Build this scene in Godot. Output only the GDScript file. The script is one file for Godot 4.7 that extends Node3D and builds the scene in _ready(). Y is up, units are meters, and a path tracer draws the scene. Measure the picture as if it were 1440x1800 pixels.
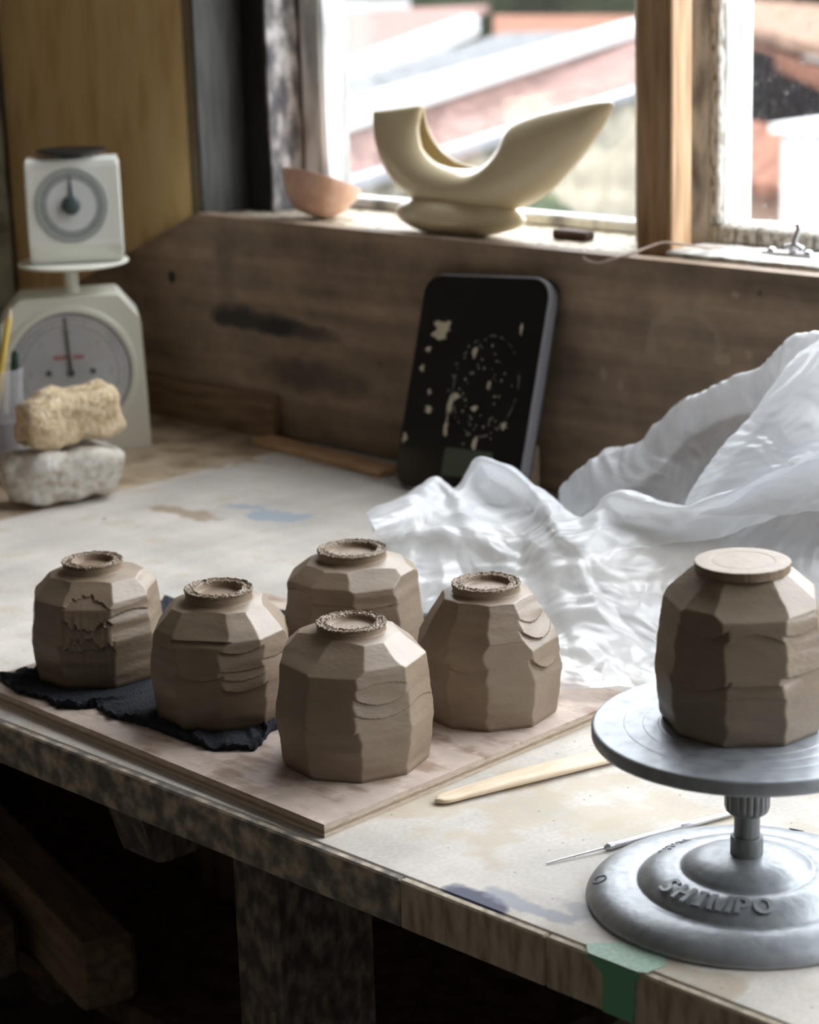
extends Node3D
# A pottery bench by a workshop window: faceted clay cups drying upside down on a plywood board.
# y is up, metres. Bench top at y = 0.75; the window wall runs along x at z = -0.605; the bench front edge is at z = 0.0975.

const BENCH := 0.75
const BOARD_TOP := 0.7585
const SILL := 0.977
const FILM_FRONT := [
	[[-0.162,0.765,-0.222],[-0.14,0.765,-0.215],[-0.119,0.765,-0.208],[-0.097,0.765,-0.199],[-0.075,0.765,-0.19],[-0.055,0.765,-0.183],[-0.038,0.765,-0.18],[-0.02,0.765,-0.176],[-0.003,0.765,-0.173],[0.014,0.765,-0.169],[0.028,0.765,-0.168],[0.039,0.765,-0.172],[0.049,0.765,-0.178],[0.056,0.765,-0.186],[0.063,0.765,-0.195],[0.069,0.765,-0.205],[0.075,0.765,-0.215],[0.081,0.765,-0.226],[0.086,0.765,-0.236],[0.092,0.765,-0.248],[0.097,0.765,-0.259],[0.102,0.765,-0.271],[0.107,0.765,-0.282],[0.112,0.765,-0.294],[0.117,0.765,-0.306],[0.123,0.765,-0.317],[0.128,0.765,-0.33],[0.132,0.765,-0.343],[0.137,0.765,-0.356],[0.142,0.765,-0.369]],
	[[-0.23,0.785,-0.264],[-0.22,0.785,-0.272],[-0.209,0.785,-0.281],[-0.193,0.785,-0.283],[-0.174,0.785,-0.282],[-0.155,0.785,-0.28],[-0.135,0.785,-0.277],[-0.115,0.785,-0.273],[-0.095,0.785,-0.269],[-0.071,0.785,-0.258],[-0.047,0.785,-0.245],[-0.027,0.785,-0.238],[-0.011,0.785,-0.238],[0,0.785,-0.243],[0.005,0.785,-0.255],[0.009,0.785,-0.27],[0.01,0.785,-0.287],[0.012,0.785,-0.304],[0.015,0.785,-0.32],[0.018,0.785,-0.336],[0.021,0.785,-0.352],[0.025,0.785,-0.368],[0.028,0.785,-0.384],[0.033,0.785,-0.398],[0.038,0.785,-0.413],[0.043,0.785,-0.427],[0.049,0.785,-0.441],[0.056,0.785,-0.453],[0.064,0.785,-0.465],[0.071,0.785,-0.477]],
	[[-0.235,0.805,-0.253],[-0.233,0.805,-0.271],[-0.231,0.805,-0.288],[-0.225,0.805,-0.302],[-0.212,0.805,-0.308],[-0.199,0.805,-0.315],[-0.186,0.805,-0.321],[-0.172,0.805,-0.327],[-0.155,0.805,-0.328],[-0.127,0.805,-0.313],[-0.1,0.805,-0.299],[-0.082,0.806,-0.297],[-0.064,0.807,-0.296],[-0.056,0.808,-0.306],[-0.05,0.81,-0.319],[-0.042,0.812,-0.329],[-0.032,0.814,-0.337],[-0.021,0.816,-0.344],[-0.01,0.817,-0.351],[0.001,0.819,-0.358],[0.011,0.821,-0.365],[0.014,0.823,-0.382],[0.017,0.825,-0.398],[0.021,0.826,-0.414],[0.025,0.828,-0.43],[0.029,0.83,-0.445],[0.035,0.832,-0.46],[0.043,0.834,-0.471],[0.051,0.836,-0.481],[0.06,0.837,-0.492]],
	[[-0.233,0.816,-0.246],[-0.237,0.816,-0.27],[-0.241,0.816,-0.294],[-0.247,0.816,-0.319],[-0.253,0.816,-0.345],[-0.227,0.816,-0.339],[-0.24,0.816,-0.371],[-0.248,0.816,-0.399],[-0.221,0.816,-0.391],[-0.189,0.816,-0.374],[-0.155,0.816,-0.352],[-0.12,0.816,-0.327],[-0.095,0.817,-0.315],[-0.085,0.819,-0.326],[-0.085,0.822,-0.345],[-0.084,0.825,-0.363],[-0.06,0.828,-0.356],[-0.037,0.832,-0.35],[-0.018,0.835,-0.349],[-0.003,0.838,-0.352],[0.008,0.841,-0.359],[0.02,0.845,-0.366],[0.023,0.848,-0.382],[0.026,0.851,-0.399],[0.032,0.854,-0.414],[0.037,0.857,-0.429],[0.043,0.86,-0.443],[0.053,0.864,-0.452],[0.063,0.867,-0.461],[0.073,0.87,-0.471]],
	[[-0.301,0.801,-0.306],[-0.296,0.806,-0.322],[-0.291,0.811,-0.338],[-0.286,0.818,-0.353],[-0.279,0.823,-0.365],[-0.265,0.815,-0.371],[-0.257,0.826,-0.379],[-0.25,0.838,-0.387],[-0.233,0.837,-0.39],[-0.215,0.833,-0.392],[-0.196,0.827,-0.392],[-0.178,0.821,-0.391],[-0.158,0.813,-0.382],[-0.137,0.812,-0.375],[-0.114,0.823,-0.37],[-0.098,0.836,-0.369],[-0.077,0.841,-0.366],[-0.056,0.843,-0.363],[-0.034,0.844,-0.359],[-0.014,0.847,-0.357],[0.002,0.853,-0.359],[0.018,0.859,-0.361],[0.034,0.867,-0.362],[0.049,0.876,-0.362],[0.065,0.885,-0.362],[0.08,0.894,-0.362],[0.095,0.902,-0.361],[0.11,0.908,-0.363],[0.124,0.914,-0.365],[0.138,0.92,-0.366]],
	[[-0.365,0.759,-0.373],[-0.368,0.76,-0.396],[-0.371,0.761,-0.42],[-0.364,0.764,-0.434],[-0.353,0.765,-0.446],[-0.342,0.766,-0.457],[-0.333,0.771,-0.468],[-0.319,0.774,-0.476],[-0.3,0.773,-0.479],[-0.282,0.773,-0.481],[-0.263,0.773,-0.483],[-0.229,0.774,-0.463],[-0.2,0.776,-0.448],[-0.18,0.779,-0.448],[-0.155,0.789,-0.44],[-0.134,0.794,-0.437],[-0.114,0.798,-0.435],[-0.094,0.802,-0.433],[-0.075,0.806,-0.431],[-0.059,0.811,-0.433],[-0.044,0.816,-0.435],[-0.029,0.822,-0.437],[-0.013,0.829,-0.438],[0.002,0.836,-0.438],[0.018,0.843,-0.438],[0.033,0.849,-0.438],[0.048,0.856,-0.439],[0.062,0.86,-0.441],[0.076,0.865,-0.443],[0.09,0.869,-0.444]],
]
const FILM_BACK := [
	[[-0.172,0.777,-0.397],[-0.162,0.783,-0.4],[-0.152,0.789,-0.403],[-0.142,0.795,-0.405],[-0.131,0.798,-0.409],[-0.12,0.801,-0.412],[-0.11,0.804,-0.415],[-0.098,0.807,-0.417],[-0.085,0.811,-0.417],[-0.072,0.815,-0.417],[-0.06,0.819,-0.418],[-0.049,0.823,-0.419],[-0.038,0.827,-0.421],[-0.027,0.832,-0.422],[-0.016,0.837,-0.423],[-0.005,0.843,-0.422],[0.007,0.85,-0.422],[0.018,0.856,-0.421],[0.029,0.862,-0.42],[0.041,0.868,-0.419],[0.052,0.874,-0.418],[0.063,0.879,-0.418],[0.073,0.883,-0.419],[0.083,0.886,-0.42],[0.093,0.889,-0.421],[0.103,0.892,-0.423]],
	[[-0.19,0.801,-0.417],[-0.181,0.809,-0.421],[-0.172,0.817,-0.424],[-0.163,0.824,-0.427],[-0.153,0.829,-0.431],[-0.142,0.833,-0.435],[-0.131,0.836,-0.439],[-0.121,0.839,-0.443],[-0.111,0.845,-0.447],[-0.102,0.851,-0.451],[-0.092,0.856,-0.454],[-0.082,0.862,-0.457],[-0.07,0.868,-0.457],[-0.058,0.875,-0.457],[-0.045,0.881,-0.457],[-0.033,0.887,-0.457],[-0.022,0.894,-0.456],[-0.01,0.9,-0.456],[0.002,0.907,-0.455],[0.013,0.913,-0.454],[0.025,0.919,-0.454],[0.036,0.925,-0.453],[0.047,0.929,-0.455],[0.057,0.933,-0.457],[0.067,0.937,-0.458],[0.078,0.941,-0.46]],
	[[-0.206,0.811,-0.435],[-0.199,0.82,-0.439],[-0.192,0.829,-0.444],[-0.184,0.837,-0.449],[-0.174,0.842,-0.455],[-0.165,0.847,-0.461],[-0.154,0.851,-0.466],[-0.143,0.855,-0.471],[-0.136,0.864,-0.474],[-0.128,0.874,-0.478],[-0.117,0.884,-0.477],[-0.106,0.894,-0.476],[-0.096,0.9,-0.48],[-0.086,0.907,-0.483],[-0.072,0.913,-0.483],[-0.059,0.919,-0.482],[-0.045,0.924,-0.481],[-0.035,0.933,-0.481],[-0.024,0.942,-0.479],[-0.011,0.951,-0.477],[0.002,0.954,-0.477],[0.015,0.957,-0.477],[0.027,0.96,-0.479],[0.038,0.962,-0.48],[0.05,0.965,-0.482],[0.062,0.967,-0.483]],
	[[-0.238,0.759,-0.471],[-0.231,0.768,-0.476],[-0.224,0.778,-0.481],[-0.216,0.786,-0.486],[-0.206,0.792,-0.493],[-0.196,0.798,-0.499],[-0.185,0.802,-0.504],[-0.174,0.807,-0.509],[-0.166,0.816,-0.513],[-0.159,0.826,-0.517],[-0.148,0.837,-0.516],[-0.137,0.847,-0.516],[-0.127,0.854,-0.52],[-0.116,0.861,-0.523],[-0.102,0.868,-0.524],[-0.089,0.874,-0.523],[-0.075,0.881,-0.523],[-0.064,0.89,-0.523],[-0.053,0.9,-0.522],[-0.041,0.909,-0.52],[-0.028,0.913,-0.52],[-0.014,0.916,-0.521],[-0.002,0.919,-0.523],[0.01,0.922,-0.525],[0.022,0.925,-0.526],[0.034,0.928,-0.528]],
]
const FILM_FOLD := [
	[[-0.036,0.824,-0.39],[-0.035,0.834,-0.4],[-0.033,0.844,-0.41],[-0.031,0.854,-0.42],[-0.027,0.864,-0.428],[-0.023,0.874,-0.436],[-0.018,0.884,-0.445],[-0.011,0.894,-0.451],[-0.004,0.906,-0.454],[0.004,0.917,-0.458],[0.011,0.928,-0.462],[0.017,0.938,-0.468],[0.023,0.948,-0.474],[0.034,0.955,-0.479]],
	[[-0.032,0.833,-0.368],[-0.031,0.843,-0.377],[-0.029,0.853,-0.387],[-0.027,0.863,-0.397],[-0.024,0.873,-0.406],[-0.019,0.883,-0.414],[-0.014,0.892,-0.422],[-0.008,0.902,-0.428],[-0,0.914,-0.431],[0.007,0.924,-0.435],[0.014,0.935,-0.439],[0.02,0.945,-0.445],[0.027,0.955,-0.451],[0.037,0.962,-0.456]],
	[[0.018,0.845,-0.349],[0.022,0.852,-0.359],[0.025,0.859,-0.369],[0.026,0.868,-0.378],[0.029,0.877,-0.386],[0.032,0.886,-0.393],[0.036,0.894,-0.401],[0.04,0.904,-0.407],[0.044,0.915,-0.41],[0.048,0.926,-0.414],[0.051,0.936,-0.418],[0.056,0.946,-0.422],[0.06,0.956,-0.426],[0.065,0.964,-0.434]],
	[[0.103,0.861,-0.352],[0.102,0.868,-0.36],[0.1,0.877,-0.366],[0.099,0.885,-0.371],[0.1,0.894,-0.376],[0.102,0.902,-0.381],[0.102,0.911,-0.385],[0.103,0.92,-0.389],[0.103,0.929,-0.392],[0.104,0.937,-0.397],[0.105,0.946,-0.401],[0.107,0.955,-0.406],[0.108,0.963,-0.41],[0.108,0.972,-0.414]],
]

var M := {}
var used := {}
var uv_xy := false
var rng := RandomNumberGenerator.new()

func _ready() -> void:
	rng.seed = 7
	camera_and_light()
	make_materials()
	room()
	window_frame()
	outside()
	bench()
	board_and_cloth()
	cups()
	banding_wheel()
	plastic_sheet()
	digital_scale()
	kitchen_scales()
	clay_lumps()
	sill_things()
	small_tools()

# ------------------------------------------------------------------ camera, sky, exposure
func camera_and_light() -> void:
	var cam := Camera3D.new()
	cam.name = "camera"
	add_child(cam)
	var d := Vector3(-0.68333108, -0.25713279, -0.68333108)
	var r := Vector3(0.7123295, -0.02951169, -0.70122446)
	var u := Vector3(-0.16014155, 0.96592535, -0.20332953)
	cam.transform = Transform3D(Basis(r, u, -d), Vector3(0.92569226, 1.25477464, 0.8718134))
	var at := CameraAttributesPhysical.new()
	at.frustum_focal_length = 50.667
	at.exposure_aperture = 6.6
	at.frustum_focus_distance = 1.31
	at.frustum_near = 0.05
	at.frustum_far = 300.0
	cam.attributes = at
	cam.current = true
	var env := Environment.new()
	env.background_mode = Environment.BG_SKY
	var sky := Sky.new()
	var sm := ProceduralSkyMaterial.new()
	sm.sky_top_color = Color(0.97, 0.985, 1.0)
	sm.sky_horizon_color = Color(0.97, 0.98, 0.99)
	sm.ground_horizon_color = Color(0.7, 0.7, 0.7)
	sm.ground_bottom_color = Color(0.55, 0.55, 0.55)
	sky.sky_material = sm
	env.sky = sky
	env.background_energy_multiplier = 1.0
	env.tonemap_mode = Environment.TONE_MAPPER_LINEAR
	env.tonemap_exposure = 9.8
	env.sdfgi_enabled = true
	env.ssao_enabled = true
	env.ssil_enabled = true
	var we := WorldEnvironment.new()
	we.name = "overcast_sky"
	we.environment = env
	add_child(we)

# ------------------------------------------------------------------ helpers: naming
func numbered(called: String) -> String:
	var n: int = used.get(called, 0)
	used[called] = n + 1
	return called if n == 0 else "%s_%03d" % [called, n]

func tag(o: Node3D, label: String, category: String, group := "", kind := "") -> void:
	if label != "":
		o.set_meta("label", label)
	if category != "":
		o.set_meta("category", category)
	if group != "":
		o.set_meta("group", group)
	if kind != "":
		o.set_meta("kind", kind)

func thing(called: String, label: String, category: String, at := Vector3.ZERO, yaw := 0.0, group := "") -> Node3D:
	var o := Node3D.new()
	o.name = numbered(called)
	add_child(o)
	o.position = at
	o.rotation.y = yaw
	tag(o, label, category, group)
	return o

func part(called: String, mesh: Mesh, m: Material, parent: Node, at := Vector3.ZERO) -> MeshInstance3D:
	var o := MeshInstance3D.new()
	o.name = called
	o.mesh = mesh
	o.material_override = m
	parent.add_child(o, true)
	o.position = at
	return o

func single(called: String, mesh: Mesh, m: Material, label: String, category: String, at := Vector3.ZERO, group := "") -> MeshInstance3D:
	var o := part(numbered(called), mesh, m, self, at)
	tag(o, label, category, group)
	return o

func structure(called: String, mesh: Mesh, m: Material, at := Vector3.ZERO, label := "") -> MeshInstance3D:
	var o := part(called, mesh, m, self, at)
	o.set_meta("kind", "structure")
	if label != "":
		o.set_meta("label", label)
	return o

# ------------------------------------------------------------------ helpers: meshes
func new_st() -> SurfaceTool:
	var st := SurfaceTool.new()
	st.begin(Mesh.PRIMITIVE_TRIANGLES)
	return st

func done(st: SurfaceTool, smooth := false) -> ArrayMesh:
	st.generate_normals()
	return st.commit()

func quad(st: SurfaceTool, a: Vector3, b: Vector3, c: Vector3, d: Vector3) -> void:
	# a b c d run clockwise seen from outside
	for p in [a, b, c, a, c, d]:
		st.set_smooth_group(-1)
		st.set_uv(Vector2(p.x, p.z))
		st.add_vertex(p)

func tri(st: SurfaceTool, a: Vector3, b: Vector3, c: Vector3) -> void:
	for p in [a, b, c]:
		st.set_smooth_group(-1)
		st.set_uv(Vector2(p.x, p.y if uv_xy else p.z))
		st.add_vertex(p)

func tri_out(st: SurfaceTool, a: Vector3, b: Vector3, c: Vector3, inside: Vector3) -> void:
	var n := (c - a).cross(b - a)
	if n.dot((a + b + c) / 3.0 - inside) < 0.0:
		tri(st, a, c, b)
	else:
		tri(st, a, b, c)

func box_into(st: SurfaceTool, size: Vector3, at := Vector3.ZERO, bevel := 0.0, basis := Basis()) -> void:
	var h := size * 0.5
	var b: float = min(bevel, min(h.x, min(h.y, h.z)) * 0.95)
	var cor := {}
	for sx in [-1, 1]:
		for sy in [-1, 1]:
			for sz in [-1, 1]:
				var s := Vector3(sx, sy, sz)
				cor[[sx, sy, sz]] = [
					at + basis * (s * Vector3(h.x, h.y - b, h.z - b)),
					at + basis * (s * Vector3(h.x - b, h.y, h.z - b)),
					at + basis * (s * Vector3(h.x - b, h.y - b, h.z))]
	for ax in 3:
		var u := (ax + 1) % 3
		var v := (ax + 2) % 3
		for s in [-1, 1]:
			var q := []
			for e in [[-1, -1], [1, -1], [1, 1], [-1, 1]]:
				var k := [0, 0, 0]
				k[ax] = s
				k[u] = e[0]
				k[v] = e[1]
				q.append(cor[k][ax])
			tri_out(st, q[0], q[1], q[2], at)
			tri_out(st, q[0], q[2], q[3], at)
	if b <= 0.0:
		return
	for ax in 3:
		var u := (ax + 1) % 3
		var v := (ax + 2) % 3
		for su in [-1, 1]:
			for sv in [-1, 1]:
				var k0 := [0, 0, 0]
				k0[u] = su
				k0[v] = sv
				var k1 := k0.duplicate()
				k0[ax] = -1
				k1[ax] = 1
				tri_out(st, cor[k0][u], cor[k1][u], cor[k1][v], at)
				tri_out(st, cor[k0][u], cor[k1][v], cor[k0][v], at)
	for k in cor:
		tri_out(st, cor[k][0], cor[k][1], cor[k][2], at)

func box(size: Vector3, bevel := 0.0) -> ArrayMesh:
	var st := new_st()
	box_into(st, size, Vector3.ZERO, bevel)
	return done(st)

func box_span(a: Vector3, b: Vector3, bevel := 0.0) -> ArrayMesh:
	var st := new_st()
	box_into(st, (b - a).abs(), (a + b) * 0.5, bevel)
	return done(st)

# a grid of points: rows of equal length; normals from neighbours; wrap joins the last column to the first
func grid(rows: Array, wrap: bool, flip := false, colors := PackedColorArray()) -> ArrayMesh:
	var nr := rows.size()
	var nc: int = rows[0].size()
	var v := PackedVector3Array()
	var n := PackedVector3Array()
	var uv := PackedVector2Array()
	var idx := PackedInt32Array()
	v.resize(nr * nc)
	n.resize(nr * nc)
	uv.resize(nr * nc)
	for i in nr:
		var up: PackedVector3Array = rows[mini(i + 1, nr - 1)]
		var dn: PackedVector3Array = rows[maxi(i - 1, 0)]
		var me: PackedVector3Array = rows[i]
		for j in nc:
			var a := (j + 1) % nc if wrap else mini(j + 1, nc - 1)
			var b := (j - 1 + nc) % nc if wrap else maxi(j - 1, 0)
			var nn := (up[j] - dn[j]).cross(me[a] - me[b])
			if nn.length_squared() < 1e-18:
				nn = (up[(j + 3) % nc] - dn[j]).cross(me[a] - me[b])
			if flip:
				nn = -nn
			v[i * nc + j] = me[j]
			n[i * nc + j] = nn.normalized() if nn.length_squared() > 1e-20 else Vector3.UP
			uv[i * nc + j] = Vector2(float(j) / nc, float(i) / nr)
	var last := nc if wrap else nc - 1
	for i in nr - 1:
		for j in last:
			var a := i * nc + j
			var b := i * nc + (j + 1) % nc
			var c := a + nc
			var d := b + nc
			if flip:
				idx.append_array([a, c, b, b, c, d])
			else:
				idx.append_array([a, b, c, b, d, c])
	var arr := []
	arr.resize(Mesh.ARRAY_MAX)
	arr[Mesh.ARRAY_VERTEX] = v
	arr[Mesh.ARRAY_NORMAL] = n
	arr[Mesh.ARRAY_TEX_UV] = uv
	arr[Mesh.ARRAY_INDEX] = idx
	if colors.size() == v.size():
		arr[Mesh.ARRAY_COLOR] = colors
	var am := ArrayMesh.new()
	am.add_surface_from_arrays(Mesh.PRIMITIVE_TRIANGLES, arr)
	return am

# profile of [radius, height], from the bottom outside upwards; sharp corners get doubled rows
func lathe(profile: Array, segs := 64, sharp := true) -> ArrayMesh:
	var rows := []
	var pr := []
	for k in profile.size():
		var p: Vector2 = profile[k]
		if sharp and k > 0 and k < profile.size() - 1:
			var e0: Vector2 = (p - profile[k - 1])
			var e1: Vector2 = (profile[k + 1] - p)
			if absf(e0.angle_to(e1)) > 0.5:
				var s: float = min(0.0006, min(e0.length(), e1.length()) * 0.3)
				pr.append(p - e0.normalized() * s)
				pr.append(p + e1.normalized() * s)
				continue
		pr.append(p)
	for p in pr:
		var row := PackedVector3Array()
		row.resize(segs)
		for j in segs:
			var t := TAU * j / segs
			row[j] = Vector3(p.x * cos(t), p.y, p.x * sin(t))
		rows.append(row)
	return grid(rows, true, true)

func smooth_profile(pts: Array, steps: int) -> Array:
	var out := []
	for k in pts.size() - 1:
		var p0: Vector2 = pts[maxi(k - 1, 0)]
		var p3: Vector2 = pts[mini(k + 2, pts.size() - 1)]
		for s in steps:
			out.append((pts[k] as Vector2).cubic_interpolate(pts[k + 1], p0, p3, float(s) / steps))
	out.append(pts[-1])
	return out

func tube(path: Array, radius, segs := 10) -> ArrayMesh:
	var rows := []
	var side := Vector3.UP
	for k in path.size():
		var t: Vector3 = (path[mini(k + 1, path.size() - 1)] - path[maxi(k - 1, 0)]).normalized()
		if absf(t.dot(side)) > 0.95:
			side = Vector3.RIGHT
		var a := t.cross(side).normalized()
		var b := t.cross(a).normalized()
		side = -b
		var r: float = radius[k] if radius is Array else radius
		var row := PackedVector3Array()
		for j in segs:
			var w := TAU * j / segs
			row.append(path[k] + (a * cos(w) + b * sin(w)) * r)
		rows.append(row)
	var caps := []
	var r0 := PackedVector3Array()
	var r1 := PackedVector3Array()
	for j in segs:
		r0.append(path[0] + (rows[0][j] - path[0]) * 0.02)
		r1.append(path[-1] + (rows[-1][j] - path[-1]) * 0.02)
	caps.append(r0)
	caps.append_array(rows)
	caps.append(r1)
	return grid(caps, true)

# a flat polygon of 3D points, thickened along `thick`
func slab(pts: Array, thick: Vector3) -> ArrayMesh:
	var st := new_st()
	slab_into(st, pts, thick)
	return done(st)

func slab_into(st: SurfaceTool, pts: Array, thick: Vector3) -> void:
	var mid := Vector3.ZERO
	for p in pts:
		mid += p
	mid = mid / pts.size() + thick * 0.5
	var nrm := Vector3.ZERO
	for k in range(1, pts.size() - 1):
		nrm += (pts[k] - pts[0]).cross(pts[k + 1] - pts[0])
	nrm = nrm.normalized()
	var ex: Vector3 = (pts[1] - pts[0]).normalized()
	var ey := nrm.cross(ex)
	var flat := PackedVector2Array()
	for p in pts:
		flat.append(Vector2((p - pts[0]).dot(ex), (p - pts[0]).dot(ey)))
	var idx := Geometry2D.triangulate_polygon(flat)
	for k in range(0, idx.size(), 3):
		var a: Vector3 = pts[idx[k]]
		var b: Vector3 = pts[idx[k + 1]]
		var c: Vector3 = pts[idx[k + 2]]
		tri_out(st, a, b, c, a + thick)
		tri_out(st, a + thick, b + thick, c + thick, a)
	var turn := 0.0
	for k in flat.size():
		turn += flat[k].cross(flat[(k + 1) % flat.size()])
	for k in pts.size():
		var a: Vector3 = pts[k]
		var b: Vector3 = pts[(k + 1) % pts.size()]
		var outward := (b - a).cross(nrm) * signf(turn)
		tri_out(st, a, b, b + thick, a - outward.normalized() * 0.001 + thick * 0.3)
		tri_out(st, a, b + thick, a + thick, a - outward.normalized() * 0.001 + thick * 0.3)

func fbm(frequency: float, octaves := 4, seed_ := 1, kind := FastNoiseLite.TYPE_SIMPLEX_SMOOTH) -> FastNoiseLite:
	var n := FastNoiseLite.new()
	n.noise_type = kind
	n.frequency = frequency
	n.seed = seed_
	n.fractal_type = FastNoiseLite.FRACTAL_FBM
	n.fractal_octaves = octaves
	return n

# a lump: a sphere pushed to a rounded box of half sizes h and roughened
func lump(h: Vector3, square: float, rough: float, freq: float, seed_: int, seg := 56) -> ArrayMesh:
	var n := fbm(freq, 4, seed_)
	var cell := fbm(freq * 0.6, 1, seed_ + 3, FastNoiseLite.TYPE_CELLULAR)
	var rows := []
	for i in seg / 2 + 1:
		var la := -PI / 2 + PI * i / (seg / 2)
		var row := PackedVector3Array()
		for j in seg:
			var lo := TAU * j / seg
			var d := Vector3(cos(la) * cos(lo), sin(la), cos(la) * sin(lo))
			var k := pow(pow(absf(d.x), square) + pow(absf(d.y), square) + pow(absf(d.z), square), -1.0 / square)
			var p := d * k * h
			p += d * rough * (n.get_noise_3dv(p * 100.0) + 0.6 * cell.get_noise_3dv(p * 100.0))
			row.append(p)
		rows.append(row)
	return grid(rows, true, true)

# ------------------------------------------------------------------ helpers: materials
func noise_tex(frequency: float, stops: Array, seed_ := 1, octaves := 4, size := 512, kind := FastNoiseLite.TYPE_SIMPLEX_SMOOTH) -> NoiseTexture2D:
	var t := NoiseTexture2D.new()
	t.width = size
	t.height = size
	t.seamless = true
	t.noise = fbm(frequency, octaves, seed_, kind)
	if stops.size():
		var g := Gradient.new()
		var off := PackedFloat32Array()
		var col := PackedColorArray()
		for s in stops:
			off.append(s[0])
			col.append(s[1])
		g.offsets = off
		g.colors = col
		t.color_ramp = g
	return t

func mat(color: Color, rough := 0.7, tex: Texture2D = null, scale := Vector3.ONE, bump: Texture2D = null, depth := 0.0, world := false) -> StandardMaterial3D:
	var m := StandardMaterial3D.new()
	m.albedo_color = color
	m.roughness = rough
	if tex:
		m.albedo_texture = tex
	if bump:
		m.heightmap_enabled = true
		m.heightmap_texture = bump
		m.heightmap_scale = depth
	if tex or bump:
		m.uv1_triplanar = true
		m.uv1_world_triplanar = world
		m.uv1_scale = scale
	return m

func c8(r: int, g: int, b: int, a := 255) -> Color:
	return Color8(r, g, b, a)

func make_materials() -> void:
	var grey_grain := noise_tex(0.012, [[0.0, c8(120, 120, 120)], [0.45, c8(200, 200, 200)], [0.6, c8(225, 225, 225)], [1.0, c8(255, 255, 255)]], 3, 5)
	var fine := noise_tex(0.03, [], 5, 5)
	var coarse := noise_tex(0.008, [], 9, 5)
	# clay
	var clay_col := noise_tex(0.01, [[0.0, c8(121, 103, 83)], [0.5, c8(128, 110, 90)], [1.0, c8(135, 118, 97)]], 11, 4)
	M.clay = mat(Color.WHITE, 0.46, clay_col, Vector3(9, 11, 9), fine, 0.004)
	M.clay.metallic_specular = 0.7
	M.clay_cut = mat(c8(255, 255, 255), 0.5, clay_col, Vector3(12, 16, 12), fine, 0.008)
	# woods
	var dark_wood := noise_tex(0.011, [[0.0, c8(64, 50, 38)], [0.42, c8(106, 86, 66)], [0.55, c8(124, 101, 78)], [1.0, c8(146, 121, 96)]], 21, 5)
	M.wall_board = mat(Color.WHITE, 0.75, dark_wood, Vector3(1.3, 9, 9), fine, 0.05, true)
	M.dark_timber = mat(c8(190, 180, 172), 0.8, dark_wood, Vector3(6, 2, 6), coarse, 0.1, true)
	var pale_timber := noise_tex(0.011, [[0.0, c8(120, 104, 86)], [0.5, c8(158, 140, 118)], [1.0, c8(180, 164, 142)]], 67, 5)
	M.block_wood = mat(c8(214, 196, 176), 0.75, pale_timber, Vector3(1.5, 14, 10), fine, 0.05, true)
	var ply := noise_tex(0.01, [[0.0, c8(212, 176, 116)], [0.5, c8(234, 202, 144)], [1.0, c8(240, 212, 160)]], 31, 5)
	M.plywood = mat(Color.WHITE, 0.65, ply, Vector3(5, 1.2, 5), fine, 0.02, true)
	var pine := noise_tex(0.012, [[0.0, c8(132, 98, 66)], [0.45, c8(172, 138, 102)], [1.0, c8(196, 166, 132)]], 41, 5)
	M.pine = mat(Color.WHITE, 0.6, pine, Vector3(9, 1.0, 9), fine, 0.03, true)
	var pale_wood := noise_tex(0.012, [[0.0, c8(196, 166, 128)], [0.5, c8(222, 198, 164)], [1.0, c8(232, 212, 182)]], 43, 5)
	var pale_stick := noise_tex(0.012, [[0.0, c8(216, 194, 166)], [0.5, c8(230, 212, 188)], [1.0, c8(236, 222, 202)]], 45, 4)
	M.pale_wood = mat(c8(255, 252, 248), 0.55, pale_stick, Vector3(40, 40, 5))
	M.strip_wood = mat(c8(225, 205, 185), 0.7, pale_wood, Vector3(4, 40, 40), fine, 0.03)
	# paint and dirt
	var flaky := noise_tex(0.02, [[0.0, c8(98, 88, 74)], [0.3, c8(150, 140, 124)], [0.42, c8(206, 202, 192)], [1.0, c8(236, 236, 232)]], 51, 5)
	M.flaky_paint = mat(Color.WHITE, 0.6, flaky, Vector3(12, 5, 12), coarse, 0.15, true)
	var mottled := noise_tex(0.012, [[0.0, c8(52, 52, 60)], [0.38, c8(110, 108, 112)], [0.55, c8(160, 156, 154)], [0.75, c8(204, 202, 206)], [1.0, c8(226, 214, 206)]], 53, 4)
	M.mottled = mat(Color.WHITE, 0.7, mottled, Vector3(5, 3, 5), coarse, 0.2, true)
	M.white_paint = mat(c8(240, 241, 240), 0.5, grey_grain, Vector3(4, 1, 4), fine, 0.02, true)
	M.dull_frame = mat(c8(226, 218, 204), 0.65, flaky, Vector3(7, 2, 7), coarse, 0.1, true)
	M.old_frame = mat(c8(244, 240, 232), 0.7, grey_grain, Vector3(6, 2, 6), coarse, 0.1, true)
	M.charcoal = mat(c8(66, 68, 64), 0.6, grey_grain, Vector3(12, 1.5, 12), fine, 0.02, true)
	M.black_paint = mat(c8(26, 25, 26), 0.6, grey_grain, Vector3(6, 2, 6), coarse, 0.08, true)
	M.pale_wall = mat(c8(206, 205, 190), 0.8, grey_grain, Vector3(2, 2, 2), null, 0.0, true)
	M.room_wall = mat(c8(198, 192, 184), 0.85, grey_grain, Vector3(1.5, 1.5, 1.5), null, 0.0, true)
	M.brown_wall = mat(c8(166, 152, 136), 0.85, grey_grain, Vector3(1.5, 1.5, 1.5), null, 0.0, true)
	M.white_wall = mat(c8(234, 232, 226), 0.85, grey_grain, Vector3(1.5, 1.5, 1.5), null, 0.0, true)
	M.room_floor = mat(c8(128, 122, 116), 0.85, grey_grain, Vector3(1.5, 1.5, 1.5), null, 0.0, true)
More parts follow.
